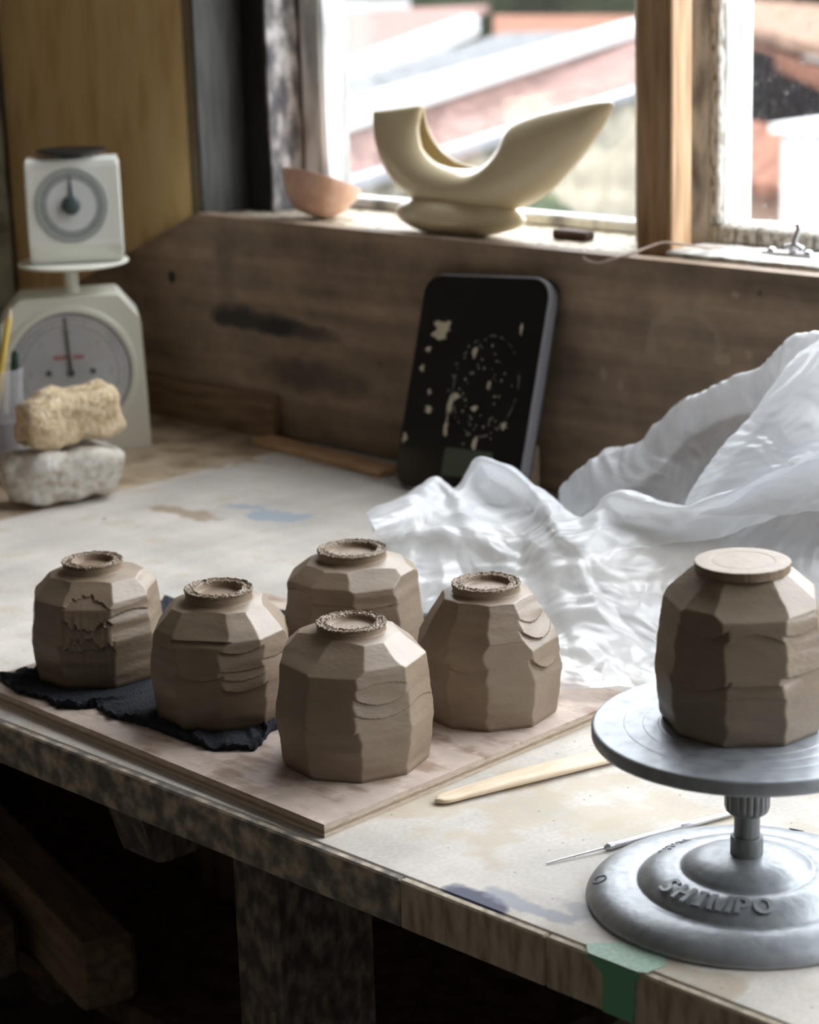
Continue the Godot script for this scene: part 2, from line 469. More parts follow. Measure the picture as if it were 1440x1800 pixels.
	M.ceiling = mat(c8(208, 204, 198), 0.85, grey_grain, Vector3(1.5, 1.5, 1.5), null, 0.0, true)
	var edge_dirt := noise_tex(0.02, [[0.0, c8(86, 82, 80)], [0.36, c8(120, 113, 106)], [0.5, c8(146, 137, 126)], [0.66, c8(172, 160, 142)], [1.0, c8(214, 204, 188)]], 61, 6)
	M.bench_edge = mat(Color.WHITE, 0.75, edge_dirt, Vector3(5, 5, 5), coarse, 0.08, true)
	var edge_clean := noise_tex(0.02, [[0.0, c8(112, 100, 84)], [0.35, c8(158, 146, 128)], [0.6, c8(180, 168, 148)], [1.0, c8(200, 190, 172)]], 63, 6)
	M.bench_edge_clean = mat(Color.WHITE, 0.75, edge_clean, Vector3(10, 2.5, 10), coarse, 0.08, true)
	M.leg_wood = mat(c8(178, 172, 170), 0.8, edge_dirt, Vector3(7, 4, 7), coarse, 0.1, true)
	M.rust_wood = mat(c8(120, 98, 84), 0.8, grey_grain, Vector3(8, 2, 8), coarse, 0.1, true)
	var brown_t := noise_tex(0.012, [[0.0, c8(132, 112, 90)], [0.5, c8(172, 152, 126)], [1.0, c8(200, 186, 164)]], 65, 5)
	M.brown_top = mat(Color.WHITE, 0.7, brown_t, Vector3(3, 3, 3), fine, 0.03, true)
	M.timber = mat(c8(190, 184, 176), 0.8, pale_timber, Vector3(2, 12, 12), fine, 0.05)
	M.timber_dark = mat(c8(150, 144, 136), 0.8, pale_timber, Vector3(2, 12, 12), fine, 0.05)
	var ply_edge := noise_tex(0.02, [[0.0, c8(178, 162, 142)], [0.5, c8(204, 190, 172)], [1.0, c8(218, 208, 194)]], 47, 4)
	M.ply_a = mat(c8(250, 248, 246), 0.7, ply_edge, Vector3(8, 60, 8), fine, 0.03)
	M.ply_b = mat(c8(206, 196, 186), 0.7, ply_edge, Vector3(8, 60, 8), fine, 0.03)
	# metals and plastics
	var alu := noise_tex(0.02, [[0.0, c8(134, 139, 144)], [0.5, c8(158, 163, 168)], [1.0, c8(172, 176, 180)]], 71, 5)
	M.cast_metal = mat(Color.WHITE, 0.42, alu, Vector3(9, 9, 9), fine, 0.02)
	M.cast_metal.metallic = 0.55
	M.disc_metal = mat(c8(250, 252, 255), 0.45, alu, Vector3(6, 6, 6), fine, 0.01)
	M.disc_metal.metallic = 0.45
	M.shaft_metal = mat(c8(205, 205, 202), 0.45, alu, Vector3(20, 4, 20), fine, 0.03)
	M.shaft_metal.metallic = 0.35
	M.steel = mat(c8(205, 205, 210), 0.28)
	M.steel.metallic = 0.9
	M.black_glass = mat(c8(12, 12, 14), 0.16)
	M.black_glass.metallic_specular = 0.35
	M.lcd = mat(c8(66, 78, 64), 0.3)
	M.grey_plastic = mat(c8(150, 150, 156), 0.4)
	M.dry_clay = mat(c8(206, 196, 174), 0.9)
	M.scale_white = mat(c8(232, 234, 226), 0.45)
	M.scale_cream = mat(c8(234, 234, 222), 0.5)
	M.dial_grey = mat(c8(196, 198, 204), 0.4)
	M.dial_white = mat(c8(216, 218, 218), 0.4)
	M.dial_ring = mat(c8(160, 166, 162), 0.45)
	M.rim_grey = mat(c8(120, 124, 132), 0.35)
	M.rim_grey.metallic = 0.4
	M.black = mat(c8(20, 20, 22), 0.5)
	M.knob_grey = mat(c8(70, 82, 82), 0.5)
	M.red_print = mat(c8(176, 110, 112), 0.5)
	M.mark = mat(c8(120, 122, 126), 0.5)
	var cloth_t := noise_tex(0.05, [[0.0, c8(12, 14, 20)], [0.5, c8(24, 28, 39)], [1.0, c8(40, 46, 60)]], 81, 4)
	M.navy = mat(Color.WHITE, 0.95, cloth_t, Vector3(24, 24, 24), fine, 0.12)
	M.slip_grey = mat(c8(120, 118, 112), 0.9)
	M.murk = mat(c8(96, 90, 98), 0.4)
	M.glaze = mat(c8(224, 208, 172), 0.32)
	M.glaze.metallic_specular = 0.5
	M.glaze.clearcoat_enabled = true
	M.glaze.clearcoat = 0.4
	M.glaze.clearcoat_roughness = 0.15
	var terra := noise_tex(0.01, [[0.0, c8(196, 150, 126)], [0.5, c8(214, 174, 152)], [1.0, c8(226, 196, 180)]], 83, 4)
	M.terracotta = mat(Color.WHITE, 0.75, terra, Vector3(10, 10, 10), fine, 0.03)
	var lump_t := noise_tex(0.02, [[0.0, c8(150, 122, 88)], [0.5, c8(206, 184, 150)], [1.0, c8(226, 212, 188)]], 85, 5)
	M.dry_lump = mat(Color.WHITE, 0.9, lump_t, Vector3(9, 9, 9), fine, 0.2)
	var bag_t := noise_tex(0.02, [[0.0, c8(142, 126, 102)], [0.5, c8(196, 190, 180)], [1.0, c8(222, 222, 220)]], 87, 5)
	M.wrapped_lump = mat(Color.WHITE, 0.4, bag_t, Vector3(8, 8, 8), fine, 0.1)
	M.rust = mat(c8(70, 48, 40), 0.8)
	M.wire = mat(c8(196, 178, 164), 0.5)
	var fine_tint := noise_tex(0.03, [[0.0, c8(208, 214, 206)], [0.6, c8(238, 240, 236)], [1.0, c8(255, 255, 252)]], 97, 5)
	M.tape_green = mat(c8(104, 172, 132), 0.45)
	M.tape_faded = mat(c8(176, 206, 188), 0.6, fine_tint, Vector3(16, 16, 16))
	M.pencil = mat(c8(226, 196, 96), 0.5)
	M.green_tip = mat(c8(20, 58, 48), 0.5)
	# glass
	M.glass = StandardMaterial3D.new()
	M.glass.transparency = BaseMaterial3D.TRANSPARENCY_ALPHA
	M.glass.albedo_color = Color(0.95, 0.98, 0.97, 0.04)
	M.glass.roughness = 0.03
	var dirt := noise_tex(0.05, [[0.0, Color(0.9, 0.9, 0.92, 0.03)], [0.62, Color(0.9, 0.9, 0.92, 0.05)], [0.8, Color(0.92, 0.92, 0.95, 0.1)], [1.0, Color(1, 1, 1, 0.4)]], 91, 5)
	M.dirty_glass = mat(Color.WHITE, 0.3, dirt, Vector3(5, 3, 5), null, 0.0, true)
	M.dirty_glass.transparency = BaseMaterial3D.TRANSPARENCY_ALPHA
	# translucent film of the crumpled plastic sheet: one layer, and gathered layers
	for f in [["film_thin", 0.32, 0.42], ["film_dense", 0.62, 0.8]]:
		var m := StandardMaterial3D.new()
		m.transparency = BaseMaterial3D.TRANSPARENCY_ALPHA
		m.albedo_color = Color(0.945, 0.965, 0.99, f[1])
		m.roughness = 0.22
		m.metallic_specular = 0.42
		m.backlight_enabled = true
		m.backlight = Color(0.96, 0.97, 0.98) * f[2]
		M[f[0]] = m
	M.cup_film = StandardMaterial3D.new()
	M.cup_film.transparency = BaseMaterial3D.TRANSPARENCY_ALPHA
	M.cup_film.albedo_color = Color(0.88, 0.87, 0.89, 0.2)
	M.cup_film.roughness = 0.3
	# outdoors
	M.roof_pink = mat(c8(134, 108, 104), 0.8, grey_grain, Vector3(0.6, 0.6, 0.6), null, 0.0, true)
	M.roof_orange = mat(c8(122, 86, 72), 0.8, grey_grain, Vector3(0.4, 0.4, 0.4), null, 0.0, true)
	M.roof_grey = mat(c8(107, 109, 112), 0.7, grey_grain, Vector3(0.4, 0.4, 0.4), null, 0.0, true)
	M.ridge_white = mat(c8(156, 156, 158), 0.7)
	M.house_cream = mat(c8(142, 138, 126), 0.8, grey_grain, Vector3(0.5, 0.5, 0.5), null, 0.0, true)
	M.house_white = mat(c8(170, 170, 170), 0.8)
	M.house_dark = mat(c8(24, 23, 27), 0.8, grey_grain, Vector3(0.6, 0.6, 0.6), null, 0.0, true)
	M.peach = mat(c8(130, 106, 92), 0.85, grey_grain, Vector3(0.5, 0.5, 0.5), null, 0.0, true)
	var leaf := noise_tex(0.03, [[0.0, c8(34, 48, 32)], [0.5, c8(78, 98, 68)], [1.0, c8(132, 148, 112)]], 95, 5)
	M.leaves = mat(c8(120, 120, 120), 0.8, leaf, Vector3(0.35, 0.35, 0.35), null, 0.0, true)
	M.bush = mat(c8(130, 138, 146), 0.8, leaf, Vector3(2, 2, 2), null, 0.0, true)
	M.ground = mat(c8(96, 94, 92), 0.9, grey_grain, Vector3(0.2, 0.2, 0.2), null, 0.0, true)
	M.trunk = mat(c8(110, 102, 98), 0.9)
	for k in ["roof_pink", "roof_orange", "roof_grey", "ridge_white", "house_cream", "house_white", "house_dark", "peach", "leaves", "bush", "ground", "trunk"]:
		M[k].roughness = 1.0
		M[k].metallic_specular = 0.1

# ------------------------------------------------------------------ the room
func room() -> void:
	structure("floor", box_span(Vector3(-1.36, -0.1, -0.8), Vector3(3.0, 0, 3.4)), M.room_floor)
	structure("ceiling", box_span(Vector3(-1.36, 2.45, -0.8), Vector3(3.0, 2.55, 3.4)), M.ceiling)
	structure("wall_left", box_span(Vector3(-1.36, 0, -0.8), Vector3(-1.212, 2.45, 3.4)), M.brown_wall)
	structure("trim_2", box_span(Vector3(-1.2118, 0.752, -0.604), Vector3(-1.1995, 2.44, -0.54), 0.001), M.pale_wall, Vector3.ZERO, "pale painted corner board beside the plywood sheet")
	structure("wall_right", box_span(Vector3(2.9, 0, -0.8), Vector3(3.0, 2.45, 3.4)), M.white_wall)
	structure("wall_front", box_span(Vector3(-1.212, 0, 3.3), Vector3(2.9, 2.45, 3.4)), M.brown_wall)
	var st := new_st()
	box_into(st, Vector3(4.112, 0.955, 0.175), Vector3(0.844, 0.4775, -0.7125))
	box_into(st, Vector3(4.112, 0.1, 0.175), Vector3(0.844, 2.4, -0.7125))
	box_into(st, Vector3(0.3365, 1.395, 0.175), Vector3(-1.04375, 1.6525, -0.7125))
	structure("wall_back", done(st), M.room_wall)
	# plywood sheet on the wall left of the window
	structure("trim_1", box_span(Vector3(-1.205, 0.82, -0.6245), Vector3(-0.857, 2.44, -0.612), 0.001), M.plywood, Vector3.ZERO, "yellowish plywood sheet covering the wall beside the window")
	# wide brown board standing on the bench against the wall, its left corner cut off aslant
	var pts := []
	for p in [[-1.2, 0.752], [2.89, 0.752], [2.89, SILL], [-0.858, SILL], [-0.9831, 0.924], [-1.2, 0.832]]:
		pts.append(Vector3(p[0], p[1], -0.6045))
	var wb := thing("wall_board", "wide dark brown wooden board along the back of the bench below the window", "board", Vector3.ZERO)
	uv_xy = true
	part("plank", slab(pts, Vector3(0, 0, -0.0195)), wall_board_material(), wb)
	uv_xy = false

func wall_board_material() -> StandardMaterial3D:
	var w := 1400
	var h := 226
	var g1 := fbm(0.03, 5, 131).get_image(90, h)
	g1.resize(w, h, Image.INTERPOLATE_CUBIC)
	var a := g1.get_data()
	var b := fbm(0.012, 4, 132).get_image(w, h).get_data()
	var c := fbm(0.05, 4, 133).get_image(w, h).get_data()
	var out := PackedByteArray()
	out.resize(w * h * 3)
	# soot and water stains: [x, y, rx, ry, strength]
	var stains := [[-0.775, 0.872, 0.075, 0.016, 0.8], [-0.70, 0.866, 0.06, 0.012, 0.6], [-0.69, 0.82, 0.09, 0.02, 0.45], [-0.905, 0.905, 0.006, 0.006, 0.8], [-0.815, 0.93, 0.02, 0.05, 0.25], [-0.585, 0.845, 0.006, 0.006, 0.7], [-0.13, 0.958, 0.004, 0.004, 0.6]]
	# dried slip: [x, y, rx, ry, strength]
	var slips := [[-0.155, 0.953, 0.006, 0.004, 0.8], [-0.14, 0.905, 0.004, 0.004, 0.7], [-0.168, 0.9, 0.009, 0.01, 0.75], [-0.42, 0.95, 0.003, 0.003, 0.6], [-0.30, 0.87, 0.004, 0.008, 0.5], [-0.28, 0.86, 0.004, 0.006, 0.5], [-0.755, 0.965, 0.004, 0.008, 0.4], [-0.66, 0.875, 0.004, 0.004, 0.4], [-0.34, 0.83, 0.003, 0.003, 0.5], [-0.865, 0.835, 0.004, 0.008, 0.4]]
	for y in h:
		var Y := 0.752 + 0.001 * y
		for x in w:
			var k := y * w + x
			var X := -1.2 + 0.001 * x
			var n: float = a[k] / 255.0
			var m: float = b[k] / 255.0
			var f: float = c[k] / 255.0
			var v := 0.72 + 0.36 * n + 0.22 * (m - 0.5) + 0.1 * (f - 0.5)
			var r := 158.0 * v
			var g := 136.0 * v
			var bl := 114.0 * v
			for s in stains:
				var dx: float = (X - s[0]) / s[2]
				var dy: float = (Y - s[1]) / s[3]
				if absf(dx) < 1.6 and absf(dy) < 1.6:
					var q: float = clampf(1.0 - dx * dx - dy * dy + (m - 0.5) * 2.0 + (n - 0.5), 0.0, 1.0) * s[4]
					r = lerpf(r, 34.0, q)
					g = lerpf(g, 32.0, q)
					bl = lerpf(bl, 32.0, q)
			var p := 0.0
			for s in slips:
				var dx: float = (X - s[0]) / s[2]
				var dy: float = (Y - s[1]) / s[3]
				if absf(dx) < 1.6 and absf(dy) < 1.6:
					p = maxf(p, clampf((1.0 - dx * dx - dy * dy + (f - 0.5) * 2.0) * 2.0, 0.0, 1.0) * s[4])
			if X > -0.27 and X < -0.14:
				var e := Vector2((X + 0.208) / 1.2, (Y - 0.905) / 0.95)
				var ring: float = absf(e.length() - 0.031) / (0.0045 + 0.006 * (f - 0.4))
				if e.y > -0.012:
					p = maxf(p, clampf(1.3 - ring + (m - 0.5), 0.0, 1.0) * 0.5)
				if e.length() < 0.031 and e.y > -0.02:
					p = maxf(p, 0.16)
			r = lerpf(r, 172.0, p)
			g = lerpf(g, 158.0, p)
			bl = lerpf(bl, 134.0, p)
			out[k * 3] = int(clampf(r, 0, 255))
			out[k * 3 + 1] = int(clampf(g, 0, 255))
			out[k * 3 + 2] = int(clampf(bl, 0, 255))
	var mm := StandardMaterial3D.new()
	mm.albedo_texture = ImageTexture.create_from_image(Image.create_from_data(w, h, false, Image.FORMAT_RGB8, out))
	mm.uv1_scale = Vector3(1.0 / 1.4, 1.0 / 0.226, 1)
	mm.uv1_offset = Vector3(1.2 / 1.4, -0.752 / 0.226, 0)
	mm.roughness = 0.72
	return mm

# ------------------------------------------------------------------ window
func window_frame() -> void:
	var w := Node3D.new()
	w.name = "window_1"
	add_child(w)
	w.set_meta("kind", "structure")
	w.set_meta("label", "old timber window with peeling white paint above the bench")
	var top := 2.35
	part("sill", box_span(Vector3(-0.855, 0.955, -0.8), Vector3(2.9, 0.9735, -0.626), 0.001), M.dull_frame, w)
	part("jamb_liner", box_span(Vector3(-0.8745, 0.9735, -0.7), Vector3(-0.855, top, -0.612), 0.001), M.charcoal, w)
	part("jamb_post", box_span(Vector3(-0.855, 0.9735, -0.72), Vector3(-0.8185, top, -0.676), 0.002), M.black_paint, w)
	part("weathered_lining", rough_board(Vector3(-0.8185, 0.9735, -0.722), Vector3(-0.8135, top, -0.677)), M.mottled, w)
	part("frame_stop", box_span(Vector3(-0.8185, 0.9735, -0.76), Vector3(-0.8095, top, -0.722), 0.001), M.rust_wood, w)
	part("sash_stile", box_span(Vector3(-0.8095, 0.9735, -0.76), Vector3(-0.7785, top, -0.719), 0.002), M.white_paint, w)
	part("sash_stile", box_span(Vector3(-0.7785, 0.9735, -0.756), Vector3(-0.7765, top, -0.7225), 0.0005), M.white_paint, w)
	part("sash_rail", box_span(Vector3(-0.7765, 0.9735, -0.772), Vector3(-0.29, 0.985, -0.746), 0.002), M.white_paint, w)
	part("pane", box_span(Vector3(-0.7765, 0.984, -0.76), Vector3(-0.29, top, -0.757)), M.glass, w)
	part("mullion_post", box_span(Vector3(-0.2905, 0.9735, -0.671), Vector3(-0.2505, top, -0.6417), 0.0015), M.pine, w)
	part("mullion_post", box_span(Vector3(-0.34, 0.9735, -0.78), Vector3(-0.285, top, -0.7), 0.002), M.old_frame, w)
	# right sash
	part("sash_stile", box_span(Vector3(-0.285, 0.9735, -0.745), Vector3(-0.2535, top, -0.7), 0.002), M.old_frame, w)
	part("sash_stile", rough_board(Vector3(-0.2535, 0.998, -0.7275), Vector3(-0.2405, top, -0.698)), M.flaky_paint, w)
	part("sash_stile", box_span(Vector3(-0.2535, 0.998, -0.745), Vector3(-0.2395, top, -0.704), 0.001), M.white_paint, w)
	part("sash_rail", rough_board(Vector3(-0.2535, 0.974, -0.745), Vector3(0.48, 0.9985, -0.699)), M.flaky_paint, w)
	part("pane", box_span(Vector3(-0.2395, 0.9985, -0.729), Vector3(0.48, top, -0.726)), M.dirty_glass, w)
	part("sash_stile", box_span(Vector3(0.48, 0.974, -0.745), Vector3(0.53, top, -0.7), 0.002), M.white_paint, w)
	part("mullion_post", box_span(Vector3(0.53, 0.9735, -0.78), Vector3(0.58, top, -0.65), 0.002), M.old_frame, w)
	for x0 in [0.58, 1.74]:
		part("sash_rail", box_span(Vector3(x0, 0.974, -0.772), Vector3(x0 + 1.12, 1.0, -0.74), 0.002), M.white_paint, w)
		part("pane", box_span(Vector3(x0, 1.0, -0.76), Vector3(x0 + 1.12, top, -0.757)), M.glass, w)
		part("mullion_post", box_span(Vector3(x0 + 1.12, 0.9735, -0.78), Vector3(x0 + 1.16, top, -0.68), 0.002), M.old_frame, w)
	# raised lower beam of the right-hand frame
	part("frame_beam", rough_board(Vector3(-0.2505, 0.9735, -0.7), Vector3(2.9, 0.9815, -0.632)), M.old_frame, w)


# a board whose faces wander a little, like old paint and weathered wood
func rough_board(a: Vector3, b: Vector3) -> ArrayMesh:
	var n := fbm(0.9, 3, int(absf(a.x) * 1000.0) + int(absf(a.y) * 100.0))
	var mid := (a + b) * 0.5
	var h := (b - a).abs() * 0.5
	var long := 1 if h.y > h.x else 0
	var len_steps := int(h[long] * 2.0 / 0.012) + 1
	var u := Vector3.ZERO
	var v := Vector3.ZERO
	u[0 if long == 1 else 1] = 1
	v[2] = 1
	var rows := []
	for i in len_steps + 1:
		var row := PackedVector3Array()
		var c := mid
		c[long] = a[long] + (b[long] - a[long]) * i / len_steps
		for k in 16:
			var q := TAU * (k + 0.5) / 16.0
			var e := Vector2(cos(q), sin(q))
			var s: float = 1.0 / maxf(absf(e.x), absf(e.y))
			var p := c + u * e.x * s * h[0 if long == 1 else 1] + v * e.y * s * h.z
			var d := 0.0016 * n.get_noise_3dv(p * 90.0)
			p += u * signf(e.x) * minf(d, 0.0003) + v * signf(e.y) * minf(d, 0.0003)
			row.append(p)
		rows.append(row)
	var cap0 := PackedVector3Array()
	var cap1 := PackedVector3Array()
	var c0 := mid
	c0[long] = a[long]
	var c1 := mid
	c1[long] = b[long]
	for k in 16:
		cap0.append(c0)
		cap1.append(c1)
	var all := [cap0]
	all.append_array(rows)
	all.append(cap1)
	return grid(all, true, long == 0)

# ------------------------------------------------------------------ roofs, walls and trees beyond the window
func v3(list: Array) -> Array:
	var out := []
	for p in list:
		out.append(Vector3(p[0], p[1], p[2]))
	return out

func outside() -> void:
	structure("ground", box_span(Vector3(-160, -5.2, -160), Vector3(100, -5.0, 120)), M.ground, Vector3.ZERO, "pale ground far below the window")
	# nearest house: pink sheet roof, white ridge, cream wall under the eave
	var h := thing("house", "cream house under a pale pink sloping roof with a white ridge, behind the cream vase", "house", Vector3(-12, -5, -13))
	var o := -h.position
	var r0 := Vector3(-8.5, 0.18, -7.72)
	var r1 := Vector3(-16.59, 0.18, -21.76)
	var e0 := Vector3(-8.09, -0.1, -7.33)
	var e1 := Vector3(-12.26, -0.1, -16.17)
	part("roof", slab([r0 + o, r1 + o, e1 + o, e0 + o], Vector3(0, -0.06, 0)), M.roof_pink, h)
	var ridge := thing_box(r0 + o, r1 + o, 0.14, 0.3)
	part("ridge_cap", ridge, M.ridge_white, h)
	var q0 := Vector3(-8.25, -0.16, -7.5) + o
	var q1 := Vector3(-12.5, -0.16, -16.6) + o
	part("wall", slab([q0, q1, Vector3(q1.x, 0, q1.z), Vector3(q0.x, 0, q0.z)], Vector3(-0.25, 0, 0.1)), M.house_cream, h)
	part("gutter", thing_box(e0 + o + Vector3(0, -0.06, 0), e1 + o + Vector3(0, -0.06, 0), 0.1, 0.12), M.rim_grey, h)
	# long flat grey roof behind it, with a white parapet
	h = thing("warehouse", "long low building with a pale grey flat roof and white parapet", "building", Vector3(-15, -5, -16))
	o = -h.position
	part("roof", slab(v3([[-12.44, -0.02, -11.07], [-9.9, -0.02, -9.0], [-16.2, -0.02, -20.6], [-17.2, -0.02, -22.4], [-18.9, -0.02, -21.0]]).map(func(p): return p + o), Vector3(0, -0.15, 0)), M.roof_grey, h)
	part("parapet", thing_box(Vector3(-12.6, -0.08, -11.2) + o, Vector3(-22.0, -0.08, -23.7) + o, 0.3, 0.25), M.ridge_white, h)
	part("wall", slab([Vector3(-10.2, -0.2, -9.4) + o, Vector3(-16.3, -0.2, -20.7) + o, Vector3(-16.3, -5, -20.7) + o, Vector3(-10.2, -5, -9.4) + o], Vector3(-0.4, 0, 0.2)), M.house_white, h)
	# pink roof far left, and a white house
	h = thing("house", "distant low house with a pink roof left of the pale flat roof", "house", Vector3(-38, -5, -38))
	o = -h.position
	part("roof", slab(v3([[-27.5, -1.3, -23.5], [-47, -0.75, -40], [-43, -0.75, -47], [-31.0, -1.2, -30.17]]).map(func(p): return p + o), Vector3(0, -0.2, 0)), M.roof_pink, h)
	part("wall", slab([Vector3(-28.5, -1.5, -24.8) + o, Vector3(-32, -1.5, -31) + o, Vector3(-32, -5, -31) + o, Vector3(-28.5, -5, -24.8) + o], Vector3(-0.4, 0, 0.2)), M.house_cream, h)
	h = thing("house", "small bright white house among the far trees", "house", Vector3(-50.5, -5, -48.6), PI / 4)
	part("wall", box_span(Vector3(-1.9, 0, -1), Vector3(1.9, 4.5, 1)), M.house_white, h)
	part("roof", slab([Vector3(-2.2, 4.5, -1.4), Vector3(2.2, 4.5, -1.4), Vector3(2.2, 4.5, 1.4), Vector3(-2.2, 4.5, 1.4)], Vector3(0, 0.1, 0)), M.ridge_white, h)
	# orange roof across the middle distance
	h = thing("house", "far house under a long orange tiled roof", "house", Vector3(-28, -5, -34))
	o = -h.position
	part("roof", slab(v3([[-30.93, -0.41, -33.97], [-25.6, -0.45, -35.0], [-22.5, -0.6, -30.6], [-26.02, -0.55, -28.59]]).map(func(p): return p + o), Vector3(0, -0.25, 0)), M.roof_orange, h)
	part("wall", slab([Vector3(-26.2, -0.8, -29) + o, Vector3(-22.8, -0.8, -31) + o, Vector3(-22.8, -5, -31) + o, Vector3(-26.2, -5, -29) + o], Vector3(-0.2, 0, -0.3)), M.house_cream, h)
	# seen through the right-hand pane
	h = thing("house", "dark walled house under a pale orange roof seen through the dirty pane", "house", Vector3(-14, -5, -20))
	o = -h.position
	part("roof", slab(v3([[-18.75, 0.11, -25.85], [-13.99, 0.16, -21.85], [-10.48, -0.03, -16.51], [-11.3, 0.0, -17.16], [-12.69, -0.04, -18.69], [-14.75, -0.07, -21.0], [-16.23, -0.1, -22.44]]).map(func(p): return p + o), Vector3(0, 0.12, 0)), M.peach, h)
	part("fascia", slab(v3([[-16.2, -0.16, -22.6], [-11.0, -0.1, -17.0], [-11.0, -0.3, -17.0], [-16.2, -0.3, -22.6]]).map(func(p): return p + o), Vector3(-0.1, 0, 0.05)), M.roof_orange, h)
	part("wall", slab([Vector3(-16.53, -0.2, -22.84) + o, Vector3(-10.76, -0.1, -16.94) + o, Vector3(-10.76, -5, -16.94) + o, Vector3(-16.53, -5, -22.84) + o], Vector3(-0.4, 0, -0.2)), M.house_dark, h)
	h = thing("outbuilding", "low outbuilding with a pink red roof below the dark walled house", "building", Vector3(-7.4, -5, -10.6))
	o = -h.position
	part("roof", slab(v3([[-9.6, -0.12, -13.0], [-5.4, 0.05, -9.3], [-4.6, -0.1, -8.2], [-7.9, -0.34, -10.9]]).map(func(p): return p + o), Vector3(0, -0.08, 0)), M.roof_orange, h)
	part("wall", slab(v3([[-8.2, -0.3, -11.2], [-4.7, -0.12, -8.4], [-4.7, -5, -8.4], [-8.2, -5, -11.2]]).map(func(p): return p + o), Vector3(-0.2, 0, -0.2)), M.peach, h)
	var ch := thing("chimney", "square white chimney stack rising from the low outbuilding", "chimney", Vector3(-4.6, -5, -7.4))
	part("stack", box_span(Vector3(-0.16, 0, -0.16), Vector3(0.16, 5.36, 0.16)), M.house_white, ch)
	part("cap", box_span(Vector3(-0.2, 5.36, -0.2), Vector3(0.2, 5.4, 0.2)), M.house_white, ch)
	# trees at the back
	var lab := ["round grey green tree standing first in the row behind the roofs", "round grey green tree standing behind the first row of trees"]
	for k in 11:
		var back := 1 if k >= 6 else 0
		var along: float = -19.0 + 9.6 * (k if k < 6 else k - 6) + 4.8 * back
		var far := 78.0 + 9.8 * back
		var c := Vector3(0.926, 0, 0.872) + Vector3(-0.7071, 0, -0.7071) * far + Vector3(0.7071, 0, -0.7071) * along
		var t := thing("tree", lab[back], "tree", Vector3(c.x, -5, c.z), k * 1.1, ["front row of far trees", "back row of far trees"][back])
		part("trunk", tube([Vector3(0, 0, 0), Vector3(0.1, 2, 0), Vector3(0, 4.5, 0.1)], [0.35, 0.28, 0.2], 8), M.trunk, t)
		part("crown", lump(Vector3(4.2, 4.4, 4.2), 2.6, 0.8, 0.006, 200 + k, 40), M.leaves, t, Vector3(0, 5.4, 0))
	# shrubs close below the sill
	for k in 5:
		var p: Vector3 = [Vector3(-5.1, 0, -4.5), Vector3(-4.75, 0, -4.86), Vector3(-4.38, 0, -5.16), Vector3(-4.06, 0, -5.5), Vector3(-5.5, 0, -4.15)][k]
		var sh := thing("shrub", "leafy grey green shrub top below the window sill", "shrub", Vector3(p.x, -5, p.z), k * 0.9, "shrubs outside below the window")
		part("stem", tube([Vector3(0, 0, 0), Vector3(0.03, 2.5, 0), Vector3(0, 4.6, 0.03)], [0.06, 0.05, 0.04], 6), M.trunk, sh)
		part("foliage", lump(Vector3(0.17, 0.36, 0.17), 2.0, 0.05, 0.12, 300 + k, 36), M.bush, sh, Vector3(0, 4.93 + 0.03 * (k % 3), 0))

# a straight beam from a to b
func thing_box(a: Vector3, b: Vector3, high: float, wide: float) -> ArrayMesh:
	var st := new_st()
	var z := (b - a).normalized()
	var x := Vector3.UP.cross(z).normalized()
	var y := z.cross(x)
	box_into(st, Vector3(wide, high, (b - a).length()), (a + b) * 0.5, minf(high, wide) * 0.15, Basis(x, y, z))
	return done(st)

